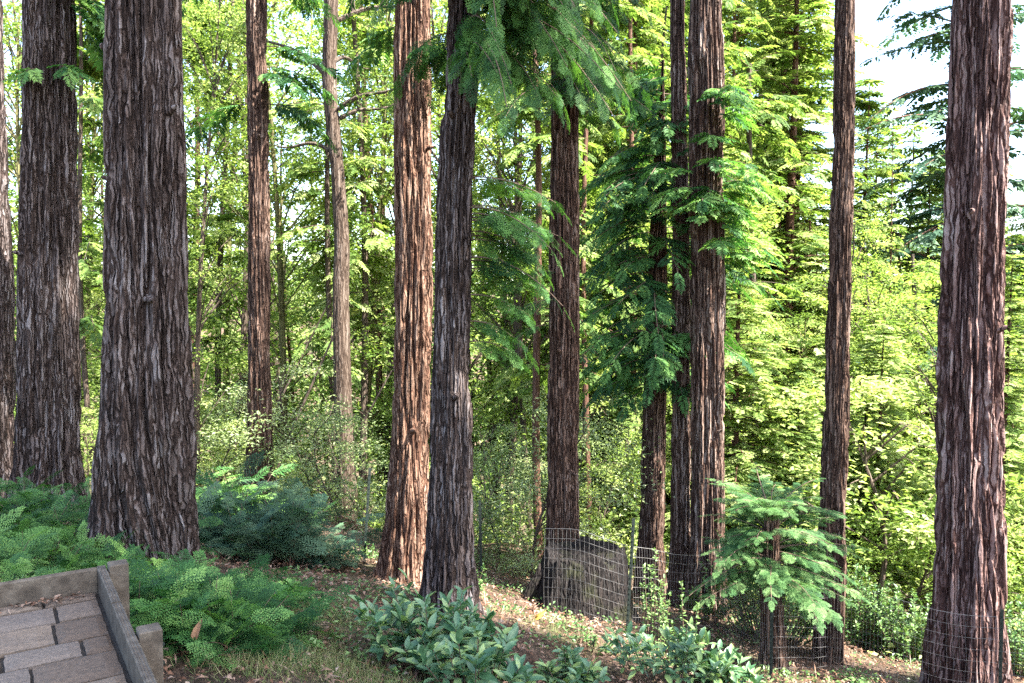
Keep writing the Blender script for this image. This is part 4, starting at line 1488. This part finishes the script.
# grass and ground cover along the path
b = Bag()
T, TF = quad_leaf(.10, .006, .1, .3)
n_ = 5200
gx, gy = [], []
for (px, py, d, sx, sy, w) in [(320, 655, 4.95, .38, .4, .45), (300, 620, 5.8, .5, .4, .2), (400, 690, 4.6, .3, .2, .15), (570, 640, 7.2, .6, .5, .1), (250, 690, 4.5, .3, .2, .1)]:
    p = P(px, py, d)
    k = int(n_ * w)
    gx.append(ru.normal(p[0], sx * .6, k)), gy.append(ru.normal(p[1], sy * .6, k))
gx, gy = np.concatenate(gx), np.concatenate(gy)
O = np.stack([gx, gy, ground(gx, gy) + .0], -1)
D = ru.normal(0, .55, (len(gx), 3)) + [0, 0, .8]
b.batch(T, TF, frames(D, ru.normal(0, 1, (len(gx), 3))) * ru.uniform(.4, 1.2, len(gx))[:, None, None], O)
tag(link('grass', b.mesh('grass', L_GRASS)), kind='stuff', label='thin grass growing through the litter of the path')

b = Bag()
T, TF = quad_leaf(.042, .024, .3)
n_ = 1200
cx_, cy_ = ru.uniform(-4.5, 6, n_), 4.3 + 8 * ru.random(n_)
k_ = noise3(cx_ * .8, cy_ * .8, 5.0) + .25 * noise3(cx_ * 3, cy_ * 3, 2.0) > -.02
k_ &= ~(((cx_ - K[0]) * e1[0] + (cy_ - K[1]) * e1[1] > -.2) & ((cx_ - K[0]) * e2[0] + (cy_ - K[1]) * e2[1] > -.1))
cx_, cy_ = cx_[k_], cy_[k_]
per = 22
O = np.repeat(np.stack([cx_, cy_, ground(cx_, cy_) + .05], -1), per, 0) + ru.normal(0, 1, (len(cx_) * per, 3)) * [.075, .075, .025]
D = ru.normal(0, 1, O.shape) * [1, 1, .4] + [0, 0, .2]
b.batch(T, TF, frames(D, ru.normal(0, .5, O.shape) + [0, 0, 1]) * ru.uniform(.5, 1.3, len(O))[:, None, None], O)
tag(link('ground_cover', b.mesh('ground_cover', L_HUCKLE)), kind='stuff', label='small green seedlings scattered over the brown litter')

# fallen sticks
for i, (px, py, d, L, az, lab) in enumerate([(590, 636, 7.6, .6, .6, 'pale bent fallen stick on the litter in front of the stump'), (430, 682, 4.9, .8, -.1, 'straight fallen stick lying along the bottom edge'),
                                             (185, 560, 6.0, .7, 2.6, 'thin brown stick leaning at the foot of the thickest redwood'), (660, 655, 6.9, .7, .2, 'grey fallen stick under the bluish glossy shrub')]):
    x_, y_ = at(px, py, d)
    t = np.linspace(-.5, .5, 8)
    q = np.stack([x_ + math.cos(az) * L * t, y_ + math.sin(az) * L * t], -1)
    zz = ground(q[:, 0], q[:, 1]) + .03
    pth = np.c_[q, zz] - [x_, y_, zz[4]]
    pth[:, 1] += .05 * np.sin(t * 6)
    b = Bag()
    b.tube(pth, .011 * (1 - .5 * (t + .5)), 6)
    o = link('fallen_stick', b.mesh('fallen_stick', M_BARK_PALE if i in (0, 3) else M_TWIG, smooth=True), None, (x_, y_, float(zz[4])))
    tag(o, lab, 'stick', 'fallen sticks')
# a few dead leaves collected in the patio corner
b = Bag()
T, TF = quad_leaf(.04, .014, .5)
n_ = 70
uu, vv = np.abs(ru.normal(.0, .30, n_)) + .06, np.abs(ru.normal(0, .03, n_)) + .06
O = K + uu[:, None] * e1 + vv[:, None] * e2
O[:, 2] = PZ + .006 + .008 * ru.random(n_)
D = ru.normal(0, 1, (n_, 3)) * [1, 1, .3]
b.batch(T, TF, frames(D, ru.normal(0, .3, (n_, 3)) + [0, 0, 1]) * ru.uniform(.6, 1.5, n_)[:, None, None], O)
tag(link('patio_litter', b.mesh('patio_litter', L_LITTER)), kind='stuff', label='dry leaves collected in the patio corner')
# single large dead leaves
for (px, py, d, col, lab) in [(196, 660, 4.62, 'b', 'curled tan dead frond in the bright sprout patch'), (535, 634, 7.3, 'y', 'yellow fallen leaf left of the stump on the litter')]:
    x_, y_ = at(px, py, d)
    b = Bag()
    T, TF = oval_leaf(.11, .045, .7, .6)
    b.batch(T, TF, frames(np.array([[.15, -.1, 1.0 if col == 'b' else .15]]), np.array([[0, -1.0, .4]])), np.array([[0, 0, .02]]), np.array([.8]))
    o = link('dead_leaf', b.mesh('dead_leaf', plain_mat('dead_leaf_' + ('tan' if col == 'b' else 'yellow'), [(.16, .085, .045), (.24, .14, .08)] if col == 'b' else [(.28, .16, .025), (.36, .22, .04)], 40), smooth=True), None, (x_, y_, G(x_, y_) + (.09 if col == 'b' else .02)))
    tag(o, lab, 'leaf')
print('faces', sum(len(o.data.polygons) for o in SC.objects if o.type == 'MESH'))
